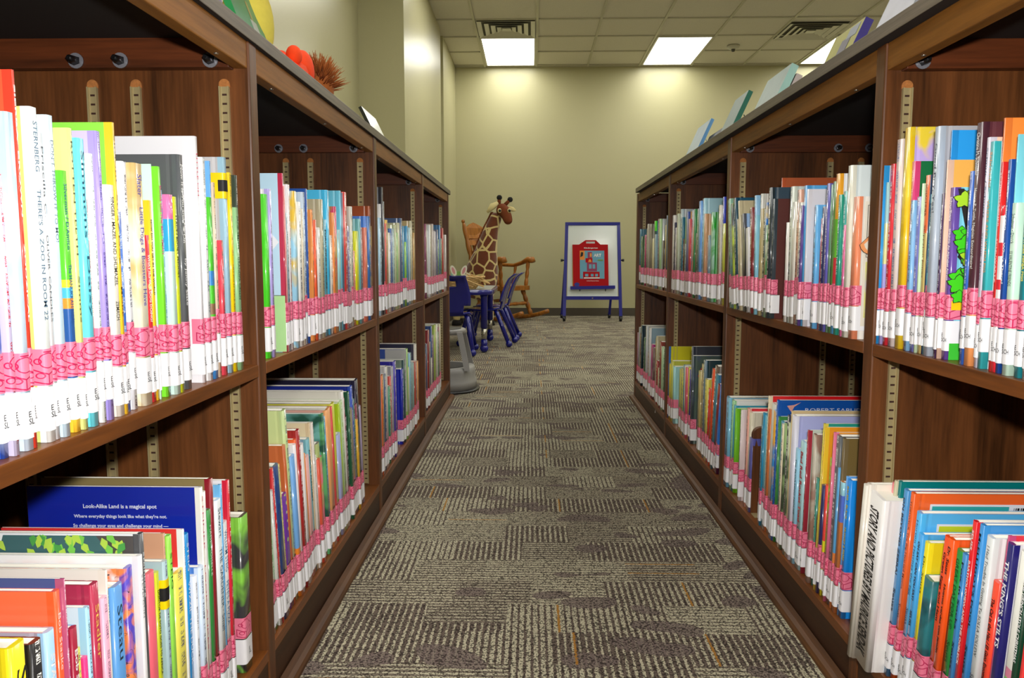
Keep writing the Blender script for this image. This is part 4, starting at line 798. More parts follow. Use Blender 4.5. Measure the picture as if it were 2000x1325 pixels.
row(side='R', shelf='up', bay=1, o=1410, s=7.8, end=1195, X=.531, leans=[-13, -12, -12, -12, -11, -10, -10, -9, -8, -5, -4, -3], b=[
 (120, 395, '90c0a8', {}), (160, 440, '5ca8b8', {}), (200, 400, 'b8d048', dict(k='illus', a='404850')), (225, 391, '184c64', dict(c='1c5470')), (265, 430, 'd8d0b4', {}), (290, 394, 'd0c4a0', dict(c='c8bc98')), (310, 421, '585c68', dict(c='9cc0ec')), (360, 447, '1c1c24', dict(c='f0f0f0', k='illus', a='181818')), (400, 447, 'e8e8f0', {}), (445, 407, '801c20', {}), (480, 383, '98c8ec', dict(c='98c8ec')), (505, 421, '8ccce4', {}), (530, 379, 'd4d4cc', dict(c='d4d4cc')), (555, 408, 'b8a878', {}), (585, 409, '1c4030', dict(k='print', a='f0f0f0')), (622, 348, 'c86038', dict(c='c06038', big=1, inset=.035, ns=1)), (632, 396, '2c78c8', dict(k='illus', a='d8b840')), (650, 440, '5c9860', dict(k='illus', a='e8e8d8')),
 (688, 367, '28343c', dict(c='384c5c')), (735, 389, '38444c', dict(cf=0.9, c='5c2c28', k='print', a='e0e0e0')), (930, 435, 'f0ece8', dict(cf=0.3)), (975, 365, 'd4dcd0', dict(c='c8d4d0')), (1020, 395, 'e8e6dc', dict(c='e4e4dc')), (1085, 371, 'e0a890', dict(k='print', a='402820')), (1130, 396, 'f0ece4', {}), (1165, 402, '5c3c8c', {})])
row(side='R', shelf='up', bay=1, o=1550, s=7.3625, end=1095, X=.533, b=[
 (97, 363, '4ca0dc', dict(c='58a8e0')), (130, 370, 'e8e4ec', dict(cf=0.85, c='e8e6ee', cover='bkid')), (240, 401, '6cbcf8', dict(cf=0.6, c='74c4fc')), (335, 427, 'd04070', {}), (360, 404, '1c2460', {}), (395, 404, '2c3c88', {}), (425, 359, '6460b8', dict(t='Katz', t2='Peter Is Just a Baby', tc='e8e4f8', b=1)), (470, 361, '6c9878', {}), (495, 355, '4c7c38', dict(k='print', a='183010')), (530, 340, 'f0a030', dict(c='ececf0', bands=[(.18, '48a8e8'), (.28, 'f0f0f0'), (.48, 'e02838'), (.72, '68c830'), (1, 'f0a830')])),
 (600, 381, '249880', dict(t='HYDE / TOMPERT', t2='FLYING THE BLUE', tc='e0f4f0')), (640, 374, '50b4b0', dict(k='print', a='f0f8f8')), (700, 440, 'e870a8', {}), (725, 324, 'eae8d8', dict(cf=0.3, c='dce8ea', big=1)), (810, 385, 'f8946c', dict(cf=0.74, c='f0ece4', cover='bone', big=1))])
row(side='R', shelf='low', bay=1, o=1400, s=7.3625, end=455, lean=2.5, b=[
 (80, 776, '88a8d8', dict(c='88b4c8', big=1)), (105, 776, '78bcdc', dict(c='88b4c8')), (155, 782, 'a0d8a0', dict(c='f0f0ec')), (180, 792, '3c9cb8', dict(c='3c9cb8')), (200, 798, '78c828', dict(cf=0.85)), (300, 801, 'e8dcdc', dict(cf=0.8)), (368, 798, 'e8a898', dict(c='e02838')), (390, 806, 'e0d8c0', {}), (420, 856, '5858a0', {})])
row(side='R', shelf='low', bay=1, o=1400, s=7.3625, end=1095, lean=2.5, b=[
 (575, 831, '2c9cd0', dict(k='print', a='e0f0f8')), (600, 807, '2088b0', dict(k='print', a='103848')), (617, 812, '68bcd4', {}), (650, 774, 'e8d8b8', dict(c='e81820', big=1)), (665, 800, 'c87038', dict(k='print', a='602010')), (690, 789, 'dcdcd4', dict(c='c8dcdc')), (748, 802, '309ce8', dict(k='illus', a='f0b030')), (782, 782, '1c58b0', dict(c='1458b4', cover='sabuda', big=1)), (800, 814, '3c8840', {}), (815, 824, '6cacdc', {}), (855, 829, 'f0e4c8', {}), (885, 826, '384c34', dict(k='illus', a='98b878')), (915, 812, '24203c', dict(c='383050')), (950, 826, '506848', dict(k='illus', a='d0d8b8')), (978, 803, 'd0b888', dict(c='d0b888', big=1)),
 (990, 812, 'e4e4f4', dict(c='b8bcf0', big=1)), (1050, 877, '98d0ec', dict(t='The FLOATING HOUSE', tc='284858'))])
row(side='R', shelf='low', bay=1, o=1540, s=4.73, end=205, lean=2.5, b=[
 (48, 863, 'b0dce4', dict(t='Bad Red Rocket Toad', tc='c83040', b=1)), (100, 841, 'a83040', dict(cf=0.85, c='d4e0d0', k='print', a='f0f0f0', big=1)), (165, 849, '9c7868', dict(k='illus', a='c8c0b0')), (188, 934, '3c9080', dict(c='e8f020'))])
row(side='R', shelf='low', bay=1, o=1540, s=4.73, end=560, lean=3.5, b=[
 (232, 828, 'd8c850', dict(c='189888', big=1)), (240, 835, 'e8c030', dict(c='f0a028', big=1)), (248, 948, '282860', {}), (268, 948, 'f04840', dict(bands=[(.5, 'f0e828'), (1, 'f04840')])), (285, 897, 'a0cc40', dict(k='print', a='c03040')), (322, 845, 'e87898', dict(c='f0a040', big=1)), (330, 852, '606468', dict(c='606468')), (370, 915, '5ca8e0', dict(bands=[(.4, 'f08840'), (1, '5ca8e0')])), (384, 857, '706040', dict(c='786438', cover='cletter', big=1)), (400, 942, 'c87840', dict(bands=[(.7, 'c87840'), (.9, '5878d8'), (1, '98d0e0')])), (430, 931, '68a8e8', dict(c='68a8e8')), (438, 938, '1890f0', dict(cf=0.75, c='1c98f8', t='BAUER · BLACK', t2='NUGGET & FANG', tc='e0d040', b=1))])
row(side='R', shelf='up', bay=2, o=1305, s=10.19, end=1170, b=[
 (60, 421, 'e8e4e0', {}), (95, 435, '2c2c50', {}), (115, 445, 'e0dcec', {}), (155, 418, 'c0c8b0', {}), (190, 409, 'b0c4cc', dict(c='b8c0c4')), (232, 425, '2c708c', {}), (275, 467, '4c2818', {}), (295, 425, '48803c', {}), (320, 477, '447088', {}), (345, 414, '3c58a8', dict(c='d8a050')), (380, 428, '48389c', {}), (400, 428, 'c83848', {}), (430, 411, 'c0c4d0', {}), (460, 443, 'e09038', dict(k='illus', a='408898')), (500, 409, '388850', {}), (520, 456, '482818', {}), (555, 408, '487058', {}), (585, 393, '6ca4e8', {}),
 (635, 388, 'acdcec', dict(cf=0.3, c='b0dcec', big=1)), (700, 418, 'd0a078', {}), (730, 469, '885088', {}), (785, 460, '7890a0', {}), (805, 415, 'a8d8c0', dict(cf=0.75, c='1c9428', k='illus', a='28a430')), (970, 401, 'b8a888', {}), (1000, 401, 'dcd8cc', dict(cf=0.6, c='dcd8cc')), (1040, 385, '2438b8', dict(c='2438b8')), (1065, 437, 'c8d040', {}), (1115, 450, 'c8c4b4', {})])
row(side='R', shelf='up', bay=3, o=1240, s=11.04, end=722, b=[
 (75, 448, '4c8094', {}), (100, 462, '587850', {}), (135, 459, 'b01860', dict(c='4c68a8')), (220, 446, '44647c', dict(c='4c68a8')), (245, 438, 'b0a898', {}), (275, 438, '88806c', {}), (345, 466, 'e0d8a8', {}), (380, 432, '5c98b8', dict(bands=[(.75, '5c98b8'), (.85, '185850'), (1, '50e820')])), (410, 458, '88a8b8', {}), (445, 428, '785c68', dict(c='b0b0c8')), (490, 428, 'b8dca0', dict(cf=0.7, c='c0c8c8')), (600, 470, '3c2820', {}), (620, 440, 'c8b478', {}), (655, 421, '305078', dict(c='305078')), (680, 462, '5890a0', {})])
row(side='R', shelf='low', bay=2, o=1290, s=9.464, end=1145, leans=[1]*18+[6, 7, 8, 9, 10, 11, 11, 12, 12, 12, 12], b=[
 (80, 677, '3470b4', dict(c='e0d820', big=1, cover='thec')), (118, 711, 'd8c830', {}), (160, 705, 'c8c848', dict(c='c8c848')), (195, 716, 'a0d8d8', dict(cf=0.7, c='a8dcdc')), (310, 722, 'b8b858', {}), (345, 720, 'c0b870', {}), (380, 728, 'e0d838', {}), (400, 713, '287088', dict(c='287088')), (412, 715, 'ddd8c8', {}), (435, 718, 'd05068', {}), (458, 718, 'e8d830', {}), (500, 722, '382c78', dict(c='8c3820')), (515, 677, '303440', dict(c='343844', big=1)), (530, 695, '38444c', dict(cf=0.85, c='4c6058', cover='cover_c', k='illus', a='485868', big=1)),
 (660, 725, 'b8a868', {}), (700, 712, 'c0a868', {}), (740, 704, '607888', dict(c='103840', big=1)), (770, 741, 'd8cc58', {}), (815, 760, 'd02818', {}), (840, 734, 'c8b8a0', {}), (862, 722, 'e84c18', dict(c='e84c18')), (890, 716, '6c5848', dict(c='b0a8a0')), (920, 733, '3c7c90', dict(c='5888c0')), (945, 754, '801420', {}), (985, 756, '1870d0', dict(cf=0.75, c='1870d0', bands=[(.2, '501040'), (1, '1870d0')]))])
row(side='R', shelf='low', bay=3, o=1235, s=11.04, end=705, lean=3, b=[
 (75, 650, 'a87888', {}), (100, 640, 'a0a8ac', {}), (130, 652, '8c5c38', {}), (150, 636, '1c3440', dict(c='1c3440')), (175, 660, '245c3c', {}), (250, 637, 'c8ccd0', dict(cf=0.5, c='c0c4c0', big=1)), (290, 689, '983028', {}), (320, 641, 'd8d8d8', dict(c='98b8c8')), (345, 673, 'a82878', {}), (410, 680, '6c4c50', {}), (435, 662, 'b8a428', {}), (480, 657, 'c0b898', dict(c='c8c098')), (495, 705, '981818', {}), (520, 720, 'c8bc98', {}), (560, 668, '882c20', {}), (590, 678, 'a8c898', {}), (630, 678, '2c5434', {}), (665, 668, 'c88070', {}), (690, 668, '705878', {})])

XS = {'L': -.4345, 'R': .5455}
SZ = {('L', 'up'): ZL, ('R', 'up'): ZR, ('L', 'low'): ZB, ('R', 'low'): ZB}
def ytop_solve(px_y, X, Yb, z0, lean):
    """height along the (leaning) book whose top lands on photo row px_y"""
    lo, hi = .05, .48
    for _ in range(40):
        m = (lo+hi)/2; P = (X, Yb-m*sin(lean), z0+m*cos(lean)); y = proj(P)[1]
        if y > px_y: lo = m
        else: hi = m
    return (lo+hi)/2
BOOKS = []
for ri, r in enumerate(ROWS):
    X = XS[r['side']]; z0 = SZ[r['side'], r['shelf']]; o, s = r['o'], r['s']
    conv = lambda e: (onX(o+e/s, r['yref'], X).y if r.get('yref') else y_from_px(o+e/s, X, z0+.004))
    ed = [e[0] for e in r['b']]
    ed = ([r['start']]+ed) if r['side'] == 'L' else (ed+[r['end']])
    XB = r.get('X', X); PX = [o+e/s for e in ed]
    conv = lambda p, X_=None: (onX(p, r['yref'], X_ or XB).y if r.get('yref') else y_from_px(p, X_ or XB, z0+(.09 if r['shelf'] == 'up' else .01)))
    SP = []
    for i, e in enumerate(r['b']):
        p0, p1 = PX[i], PX[i+1]; w = p1-p0
        cf = e[3].get('cf', (.34 if 'c' in e[3] else .24) if w > 9 else (.18 if w > 6 else 0))
        SP.append((p0+w*cf, p1) if r['side'] == 'L' else (p0, p1-w*cf))
    pan = PL if r['side'] == 'L' else PR
    fars, nears = pan[r['bay']+2]-.033-.0008, pan[r['bay']+1]+.0008
    cl = lambda y: min(fars, max(nears, y)) if r['bay'] else min(fars, y)
    for i, e in enumerate(r['b']):
        opt = e[3]; ya, yb = sorted((cl(conv(SP[i][0], opt.get('x'))), cl(conv(SP[i][1], opt.get('x'))))); t = yb-ya
        t = min(t*(.985), opt.get('forced', .030)); 
        if t < .0022: t = .0022
        lean = math.radians(r['leans'][i] if r.get('leans') and i < len(r['leans']) else r.get('lean', 0))
        yc = (yb-t/2 if r['side'] == 'L' else ya+t/2); Xb = opt.get('x', XB)
        h = ytop_solve(e[1], Xb, yc, z0, lean)
        h = max(.12, min(h, (.44 if r['shelf'] == 'low' else .405)))
        if lean < 0: lean = -math.asin(max(0, min(sin(-lean), (fars-.002-yc-t/2)/h)))
        if lean > 0 and r['bay']: lean = math.asin(max(0, min(sin(lean), (yc-t/2-nears-.002)/h)))
        BOOKS.append(dict(r=r, i=i, n=len(r['b']), y=yc, t=t, h=h, lean=lean, c=e[2], o=opt, side=r['side'], z=z0, X=Xb, ytop=e[1],
                          area=abs(PX[i]-PX[i+1])*abs(proj((X, yc, z0))[1]-e[1])))
order = sorted(BOOKS, key=lambda b: -b['area'])
for k, b in enumerate(order): b['single'] = k < 300

# gather the lettering
for b in BOOKS:
    if b['single']:
        for k in ('t', 't2'):
            if b['o'].get(k): want(b['o'][k], bool(b['o'].get('b')))
LOOK = ['Look-Alike Land is a magical spot', "Where everyday things look like what they're not.", 'So challenge your eyes and challenge your mind —', 'The harder you look, the more you will find.', 'Name just a few or find every one —']
for s_ in LOOK: want(s_, True)
for s_, b_ in (('ROBERT SABUDA', False), ('HE', True), ('C', False), ('O', True), ('O', False), ('E\nSL', False), ('E\nSCH', False), ('THE C', True), ('C', True), ('LE', True), ('B', True)): want(s_, b_)
bake_text()
for s_, u0, v0, ln, h_, mt in RBT: rb_text(s_, u0, v0, ln, h_, mt)

BAYN = {('L', 0): 'first left bay', ('L', 1): 'second left bay', ('L', 2): 'third left bay', ('L', 3): 'last left bay', ('R', 0): 'first right bay', ('R', 1): 'second right bay', ('R', 2): 'third right bay', ('R', 3): 'last right bay'}
ORD = ['', 'first', 'second', 'third', 'fourth', 'fifth', 'sixth', 'seventh', 'eighth', 'ninth', 'tenth', 'eleventh', 'twelfth', 'thirteenth', 'fourteenth', 'fifteenth', 'sixteenth', 'seventeenth', 'eighteenth', 'nineteenth', 'twentieth', 'twenty-first', 'twenty-second', 'twenty-third', 'twenty-fourth', 'twenty-fifth', 'twenty-sixth', 'twenty-seventh', 'twenty-eighth', 'twenty-ninth', 'thirtieth', 'thirty-first', 'thirty-second', 'thirty-third', 'thirty-fourth', 'thirty-fifth', 'thirty-sixth', 'thirty-seventh', 'thirty-eighth', 'thirty-ninth', 'fortieth', 'forty-first', 'forty-second', 'forty-third', 'forty-fourth']
groups = {}
for b in BOOKS: groups.setdefault((b['side'], b['r']['bay'], b['r']['shelf']), []).append(b)
lab_count = {}
for key, bs in groups.items():
    bs.sort(key=lambda b: b['y'])
    sh = 'upper shelf' if key[2] == 'up' else 'lower shelf'
    for i, b in enumerate(bs):
        sz = 'thick' if b['t'] > .018 else ('thin' if b['t'] < .008 else 'slim')
        if b['o'].get('big') : sz = 'tall ' + sz
        c = cname(b['c']); nb = [cname(bs[j]['c']) for j in (i-1, i+1) if 0 <= j < len(bs)]
        tail = '%s, %s' % (sh, BAYN[key[0], key[1]])
        if len(nb) == 2: l = '%s %s book between %s and %s ones, %s' % (sz, c, nb[0], nb[1], tail)
        else: l = '%s %s book beside %s one at row end, %s' % (sz, c, nb[0], tail)
        fromfar = len(bs)-i; alt = '%s %s book, %s from the far post, %s' % (sz, c, ORD[fromfar], tail)
        b['labels'] = (l, alt); lab_count[l] = lab_count.get(l, 0)+1
for b in BOOKS:
    b['label'] = b['labels'][0] if lab_count[b['labels'][0]] == 1 and len(b['labels'][0].split()) <= 16 else b['labels'][1]

def layers(bm): return (bm.loops.layers.float_color.new('Col'), bm.loops.layers.float_color.new('Col2')), bm.loops.layers.uv.new('UV')
def ink(h): return flat('ink_'+h, h, .5, noise=0)
M_TAPE = flat('yellow_label', 'f4d400', .4)
def cover_art(b, root, t, h, d, T):
    """picture on the camera-facing board; local frame of the book, near side sign sg"""
    k = b['o'].get('cover'); sg = -1 if b['side'] == 'L' else 1
    y = sg*(t/2+.0006)
    def card(x0, x1, z0, z1, mat, name='cover_picture', lift=0):
        m = MB(); m.box(-x1, -x0, min(y, y+sg*.0003)+sg*lift, max(y, y+sg*.0003)+sg*lift, z0, z1); o = m.build(name, mat, root); return o
    def poly(pts, mat, name='cover_picture', lift=.0004):
        m = MB(); m.prism([(-x, z) for x, z in pts], 0, .0003, f=lambda u, v, w: (u, y+sg*(lift+w), v)); return m.build(name, mat, root)
    def txt(s, x, z, ln, hh, mat, bold=True, center=False, name='cover_text'):
        ux = (1, 0, 0) if sg < 0 else (-1, 0, 0)      # viewer looks along +y; on the right case the frame is turned round
        put_text(s, mat, root, (-x, y+sg*.0008, z), ux, (0, 0, 1), ln, hh, bold, name, center)
    if k == 'look':
        W_ = flat('ink_pale', 'd8dcf0', .5, noise=0)
        wd = [.098, .124, .127, .108, .092]
        for i, s_ in enumerate(LOOK): txt(s_, .108, h-.030-.0128*i, wd[i], None, W_, True, True)
    elif k == 'skygreen':
        card(.001, d-.002, .001, h*.32, flat('art_meadow', 'b4e49c', .35)); poly([(.045+.03*cos(a)+.006*cos(5*a), h*.62+.045*sin(a)+.006*sin(4*a)) for a in [2*pi*q/24 for q in range(24)]], flat('art_cloud', 'f0f4fa', .4))
        card(.001, d-.002, h*.32, h*.323, ink('303830'), lift=.0003)
    elif k == 'tree':
        G1, G2 = flat('art_leaf', '48d820', .4), flat('art_leaf_light', 'b0e030', .4); BK = ink('282420')
        card(.004, d-.004, .0, .022, flat('art_grass', '40c438', .4)); card(.004, d-.004, .066, .078, flat('art_yellow', 'f8d010', .4)); card(.02, d-.004, .078, .092, flat('art_pond', '6cb8c8', .4))
        card(.006, d-.004, .092, .104, G1)
        poly([(.004, h-.002), (.018, h-.06), (.05, h-.115), (.056, h-.112), (.026, h-.05), (.012, h-.002)], BK); poly([(.008, h-.09), (.045, h-.128), (.047, h-.121), (.012, h-.082)], BK)
        rnd = random.Random(4)
        for q in range(60):
            cx, cz = rnd.uniform(.008, .075), rnd.uniform(h-.15, h-.006); 
            if q > 52: cx, cz = rnd.uniform(.02, .055), rnd.uniform(.115, .14)
            r_ = rnd.uniform(.008, .014); p = [(cx+r_*(1+.25*sin(5*a))*cos(a), cz+r_*.8*(1+.25*sin(5*a))*sin(a)) for a in [2*pi*j/20 for j in range(20)]]
            poly([(cx+(u-cx)*1.1, cz+(v-cz)*1.1) for u, v in p], BK, lift=.0006+.00006*q); poly(p, G1 if q % 3 else G2, lift=.00064+.00006*q)
    elif k == 'leaflet':
        card(.04, d-.008, .05, h-.022, flat('art_paper', 'ece8f0', .4)); R_ = flat('art_red', 'e02c30', .4)
        txt('LE', .092, h-.042, .02, .008, R_, True); card(.088, d, h-.052, h-.046, R_, lift=.0004); card(.093, .115, h-.078, h-.056, flat('art_yellow2', 'f0b428', .4), lift=.0004); card(.098, .11, h-.072, h-.062, flat('art_violet', '7050b0', .4), lift=.0008)
    elif k == 'bone':
        F = ink('383430'); PE = flat('art_peach', 'f8a468', .4)
        card(.012, d-.004, .022, h-.008, flat('art_buff', 'ece4d4', .4)); card(.016, d-.006, .135, h-.014, F, lift=.0004); card(.0168, d-.0068, .1358, h-.0148, flat('art_buff', 'ece4d4', .4), lift=.0008)
        o_ = card(.016, d-.006, .036, .128, None or JK['illus'], lift=.0004)
        for nme, cc in (('Col', (.80, .76, .28, 1)), ('Col2', (.62, .60, .78, 1))):
            a = o_.data.color_attributes.new(nme, 'FLOAT_COLOR', 'CORNER')
            for q in a.data: q.color = cc
        def bone(cx, cz, L_, r_, ang, mat, lift, kk=1.0):
            pts = []
            for a0, sx_ in ((0, 1), (pi, -1)):
                for sy in ((-1, 1) if sx_ > 0 else (1, -1)):
                    for q in range(9):
                        a = a0+sy*.9+(-1.5+3.0*q/8); pts.append((sx_*L_/2+r_*kk*cos(a), sy*r_*.75+r_*kk*sin(a)))
            c, s = cos(ang), sin(ang); poly([(cx+u*c-v*s, cz+u*s+v*c) for u, v in pts], mat, lift=lift)
        bone(.058, h-.062, .07, .018, .72 if False else -.75+pi/2-.1 if False else .75, F, .0012, 1.06); bone(.058, h-.062, .07, .018, .75, PE, .0015); bone(.060, h-.060, .07, .015, .75, flat('art_buff', 'ece4d4', .4), .0018)
        bone(.042, .165, .022, .0055, pi/2, F, .0012, 1.12); bone(.042, .165, .022, .0055, pi/2, PE, .0015)
        G = flat('art_green2', '50b860', .4); me_ = TXT[('HE', True)]
        me0, x0, x1, y0, y1 = me_; c, s = cos(.75), sin(.75); 
        put_text('HE', G, root, (-.042, y+sg*.0026, h-.078), (-c, 0, s), (s, 0, c), .035, .018, True, 'cover_text')
    elif k == 'sabuda':
        txt('ROBERT SABUDA', .06, h-.026, .135, .009, flat('ink_pale', 'd8dcf0', .5, noise=0), False)
        poly([(.02, h-.012), (.035, h-.010), (.05, h-.004), (.036, h-.014), (.032, h-.022), (.038, h-.028), (.03, h-.026)], flat('art_salmon', 'e0a098', .4))
    elif k == 'cletter':
        txt('C', .072, h-.095, .036, .040, flat('ink_cream', 'e8e0d0', .5, noise=0), False); card(.075, d, h-.16, h-.122, flat('ink_cream', 'e8e0d0', .5, noise=0)); card(.079, d, h-.16, h-.126, flat('art_sage', '8ca89c', .4), lift=.0004)
    elif k == 'cover_c':
        txt('C', .02, h-.105, .06, .075, flat('art_red3', 'd83018', .3, coat=.5), True); txt('C', .058, h-.105, .05, .075, flat('art_red3', 'd83018', .3, coat=.5), True)
    elif k == 'backcard':
        Wt = flat('art_palewhite', 'e4e8f0', .4); card(.024, d, .03, h-.015, Wt); card(.027, .135, .03, h-.018, flat('art_teal2', '30a8a8', .4), lift=.0004)
        for q in range(16): card(.142+.0024*q, .142+.0024*q+(.0006+.0008*((q*7) % 3)), h-.034, h-.020, M_INK, lift=.0004)
    elif k == 'limecard':
        card(.024, d, .03, h-.015, flat('art_palewhite', 'e4e8f0', .4)); card(.027, d, .03, h-.018, flat('art_lime2', 'c8d828', .4), lift=.0004)
    elif k == 'bluegrey':
        card(.001, .075, .1, h-.001, flat('art_lightgrey', 'c4c4c0', .4))
    elif k == 'thec':
        card(.002, d, h-.009, h-.001, flat('art_blue5', '2c5ca8', .4)); card(.012, .075, h-.034, h-.006, flat('art_labelgrey', 'dcdcdc', .4), lift=.0004); card(.022, .066, h-.020, h-.013, ink('303030'), lift=.0008)
        txt('THE C', .078, h-.046, .030, .010, flat('art_red6', 'c83020', .4), True)
    elif k == 'bkid':
        txt('B', .02, h-.115, .018, .03, flat('art_sky2', '70bcf0', .4), True)
def leaf_cover(root, side, t, h, d):
    sg = -1 if side == 'L' else 1; y = sg*(t/2+.0006); rnd = random.Random(9)
    def poly(pts, mat, lift):
        m = MB(); m.prism([(-x, z) for x, z in pts], 0, .0003, f=lambda u, v, w: (u, y+sg*(lift+w), v)); m.build('cover_picture', mat, root)
    poly([(.008, h-.002), (.008, .1), (.06, .1), (.04, h-.03), (.08, h-.002)], flat('art_trunk', '504c4c', .4), .0)
    poly([(.05, h-.002), (.03, h-.028), (.05, h-.045), (.12, h-.05), (.17, h-.042), (.178, h-.025), (.16, h-.018), (.155, h-.002)], flat('art_canopy', '40686c', .4), .0003)
    G = [flat('art_leafa', '4ca04c', .4), flat('art_leafb', '78c850', .4), flat('art_leafc', 'b4d850', .4)]
    for q in range(46):
        cx = rnd.uniform(.01, .125) if q < 32 else rnd.uniform(.15, .24); cz = h-.003-rnd.uniform(0, .026)*(1.2 if q < 32 else .5); a = rnd.uniform(-.8, .8); l_ = .010
        p = [(cx+u*cos(a)-v*sin(a), cz+u*sin(a)+v*cos(a)) for u, v in ((0, .006), (-.0045, 0), (-.002, -.007), (0, -l_), (.002, -.007), (.0045, 0))]
        p = [(u, min(v, h-.001)) for u, v in p]
        poly(p, G[q % 3 if q % 5 else 2], .0006+.00005*q)
def build_book(b, bm=None, T0=None):
    o_ = b['o']; t, h = b['t'], b['h']; side = b['side']
    d = .232 if o_.get('big') else .175+.05*random.random()
    if b['side'] == 'L' and b['X']: d = min(d, .26)
    inset = o_.get('inset', random.uniform(-.003, .003)); 
    x = b['X'] + ((-inset) if side == 'L' else inset)
    kind = o_.get('k', 'print' if (not o_.get('t') and not o_.get('bands') and random.random() < .55) else 'plain'); leaf = kind == 'leaf'
    if leaf: kind = 'plain'
    if o_.get('t') and kind == 'print': kind = 'plain'
    cS = srgb(b['c']); cC = srgb(o_.get('c', b['c'])); lum = sum(cS)/3
    acc = srgb(o_['a']) if 'a' in o_ else ((.85, .85, .8) if lum < .28 else (.08, .09, .14))
    R = Euler((0, 0, 0 if side == 'L' else pi)).to_matrix().to_4x4()
    LN = Matrix.Rotation(b['lean'], 4, 'X')     # + lean: top toward the camera
    lift = sin(abs(b['lean']))*t/2
    W_ = Matrix.Translation((x, b['y'], b['z']+.0003+lift)) @ LN @ R
    pz0 = .054+random.choice((0, 0, 0, 0, 0, 0, 0, .009))+random.uniform(-.002, .002); pz1 = pz0+.033; lz1 = pz0-.0015; lz0 = lz1-.040
    wide = (abs(o_.get('c') is not None) and random.random() < .35) or t > .016
    ns = o_.get('ns'); nearsgn = side == 'L'
    pw = .005 if t < .010 else .010; lw = .010 if not wide else .030
    w0, w1 = (pw, 0) if nearsgn else (0, pw); l0, l1 = (lw, 0) if nearsgn else (0, lw)
    if bm is not None:
        (lay, uvl) = b['lay']
        case_mesh(bm, W_, t, h, d, cS, cC, acc, kind, 0, {'plain': 0, 'print': 1, 'illus': 2, 'floral': 2, 'dots': 0}[kind], lay, uvl, o_.get('bands'))
        pages_mesh(bm, W_, t, h, d, 0, lay)
        if not ns:
            patch_mesh(bm, W_, t, d, pz0, pz1, w0, w1, 3, uvl, lay, srgb('f4809c')); patch_mesh(bm, W_, t, d, lz0, lz1, l0, l1, 0, uvl, lay, (.9, .9, .93), .0008)
        return
    B = bmesh.new(); lay, uvl = layers(B)
    I4 = Matrix.Identity(4)
    case_mesh(B, I4, t, h, d, cS, cC, acc, kind, 0, 1, lay, uvl, o_.get('bands'))
    me = bpy.data.meshes.new('picture_book'); B.to_mesh(me); B.free(); me.materials.append(JK['plain']); me.materials.append(JK[kind])
    root = bpy.data.objects.new('picture_book', me); COL.objects.link(root); root.matrix_world = W_
    tag(root, b['label'], 'book', 'picture books on the %s shelf of the %s' % ('upper' if b['r']['shelf'] == 'up' else 'lower', BAYN[side, b['r']['bay']]))
    B = bmesh.new(); pages_mesh(B, I4, t, h, d, 0); me = bpy.data.meshes.new('pages'); B.to_mesh(me); B.free(); me.materials.append(M_PAGES); link(bpy.data.objects.new('pages', me), root)
    if not ns:
        B = bmesh.new(); uvl = B.loops.layers.uv.new('UV'); patch_mesh(B, I4, t, d, pz0, pz1, w0, w1, 0, uvl); me = bpy.data.meshes.new('pink_sticker'); B.to_mesh(me); B.free(); me.materials.append(M_PINK); link(bpy.data.objects.new('pink_sticker', me), root)
        B = bmesh.new(); patch_mesh(B, I4, t, d, lz0, lz1, l0, l1, 0, None, None, None, .0008); me = bpy.data.meshes.new('call_number_label'); B.to_mesh(me); B.free(); me.materials.append(M_LABEL); lb = link(bpy.data.objects.new('call_number_label', me), root)
        if b['area'] > 2600:
            s_ = 'E\nSL' if side == 'L' else 'E\nSCH'; wd = min(.009, t*.7)
            ob = put_text(s_, M_INK, lb, (.0012, -t*.05-wd*.25 if side == 'L' else -wd*.5, lz0+.012), (0, 1, 0), (0, 0, 1), wd*(1 if side == 'L' else 1.5), .0115, False, 'call_number'); 
            for v in ob.data.vertices: v.co.x = .0011
    if o_.get('t'):
        r = min(t*.36, .0065); mt = ink(o_.get('tc', '202020')); th = min(t*o_.get('th', .5), .030); bold = bool(o_.get('b'))
        t1, t2 = o_['t'], o_.get('t2')
        zt = h-.012 if not o_.get('tl') else h-.022; zb = pz1+.008 if not ns else .03
        avail = zt-zb; xo = .0007
        def run(s_, ztop, ln):
            ob = put_text(s_, mt, root, (0, -th/2, ztop), (0, 0, -1), (0, 1, 0), ln, th, bold, 'title')
            for v in ob.data.vertices: v.co.x = .0004
        if o_.get('tl'): run(t1, zt, h*o_['tl'])
        elif t2:
            n1, n2 = len(t1), len(t2); w = avail*.9
            run(t1, zt, w*n1/(n1+n2)*.92); run(t2, zt-w*n1/(n1+n2)-avail*.06, w*n2/(n1+n2)*.92)
        else:
            ln = min(avail*.9, len(t1)*th*.62+.03); run(t1, zt-.01, ln)
    if o_.get('tape'):
        B = bmesh.new(); patch_mesh(B, I4, t, d, h-.058, h-.022, w0, w1, 0, None, None, None, .0009); me = bpy.data.meshes.new('yellow_label'); B.to_mesh(me); B.free(); me.materials.append(M_TAPE); tl = link(bpy.data.objects.new('yellow_label', me), root)
        B = bmesh.new(); patch_mesh(B, I4, t, d, h-.048, h-.032, 0, 0, 0, None, None, None, .0012); me = bpy.data.meshes.new('black_mark'); B.to_mesh(me); B.free(); me.materials.append(M_INK); link(bpy.data.objects.new('black_mark', me), tl)
    if leaf: leaf_cover(root, side, t, h, d)
    if o_.get('cover'): cover_art(b, root, t, h, d, W_)
bulk = bmesh.new(); lay_, uvl_ = layers(bulk)
for b in BOOKS:
    random.seed(int(b['y']*1e5)+b['i'])
    if b['single']: build_book(b)
    else: b['lay'] = (lay_, uvl_); build_book(b, bulk)
me = bpy.data.meshes.new('slim_books'); bulk.to_mesh(me); bulk.free()
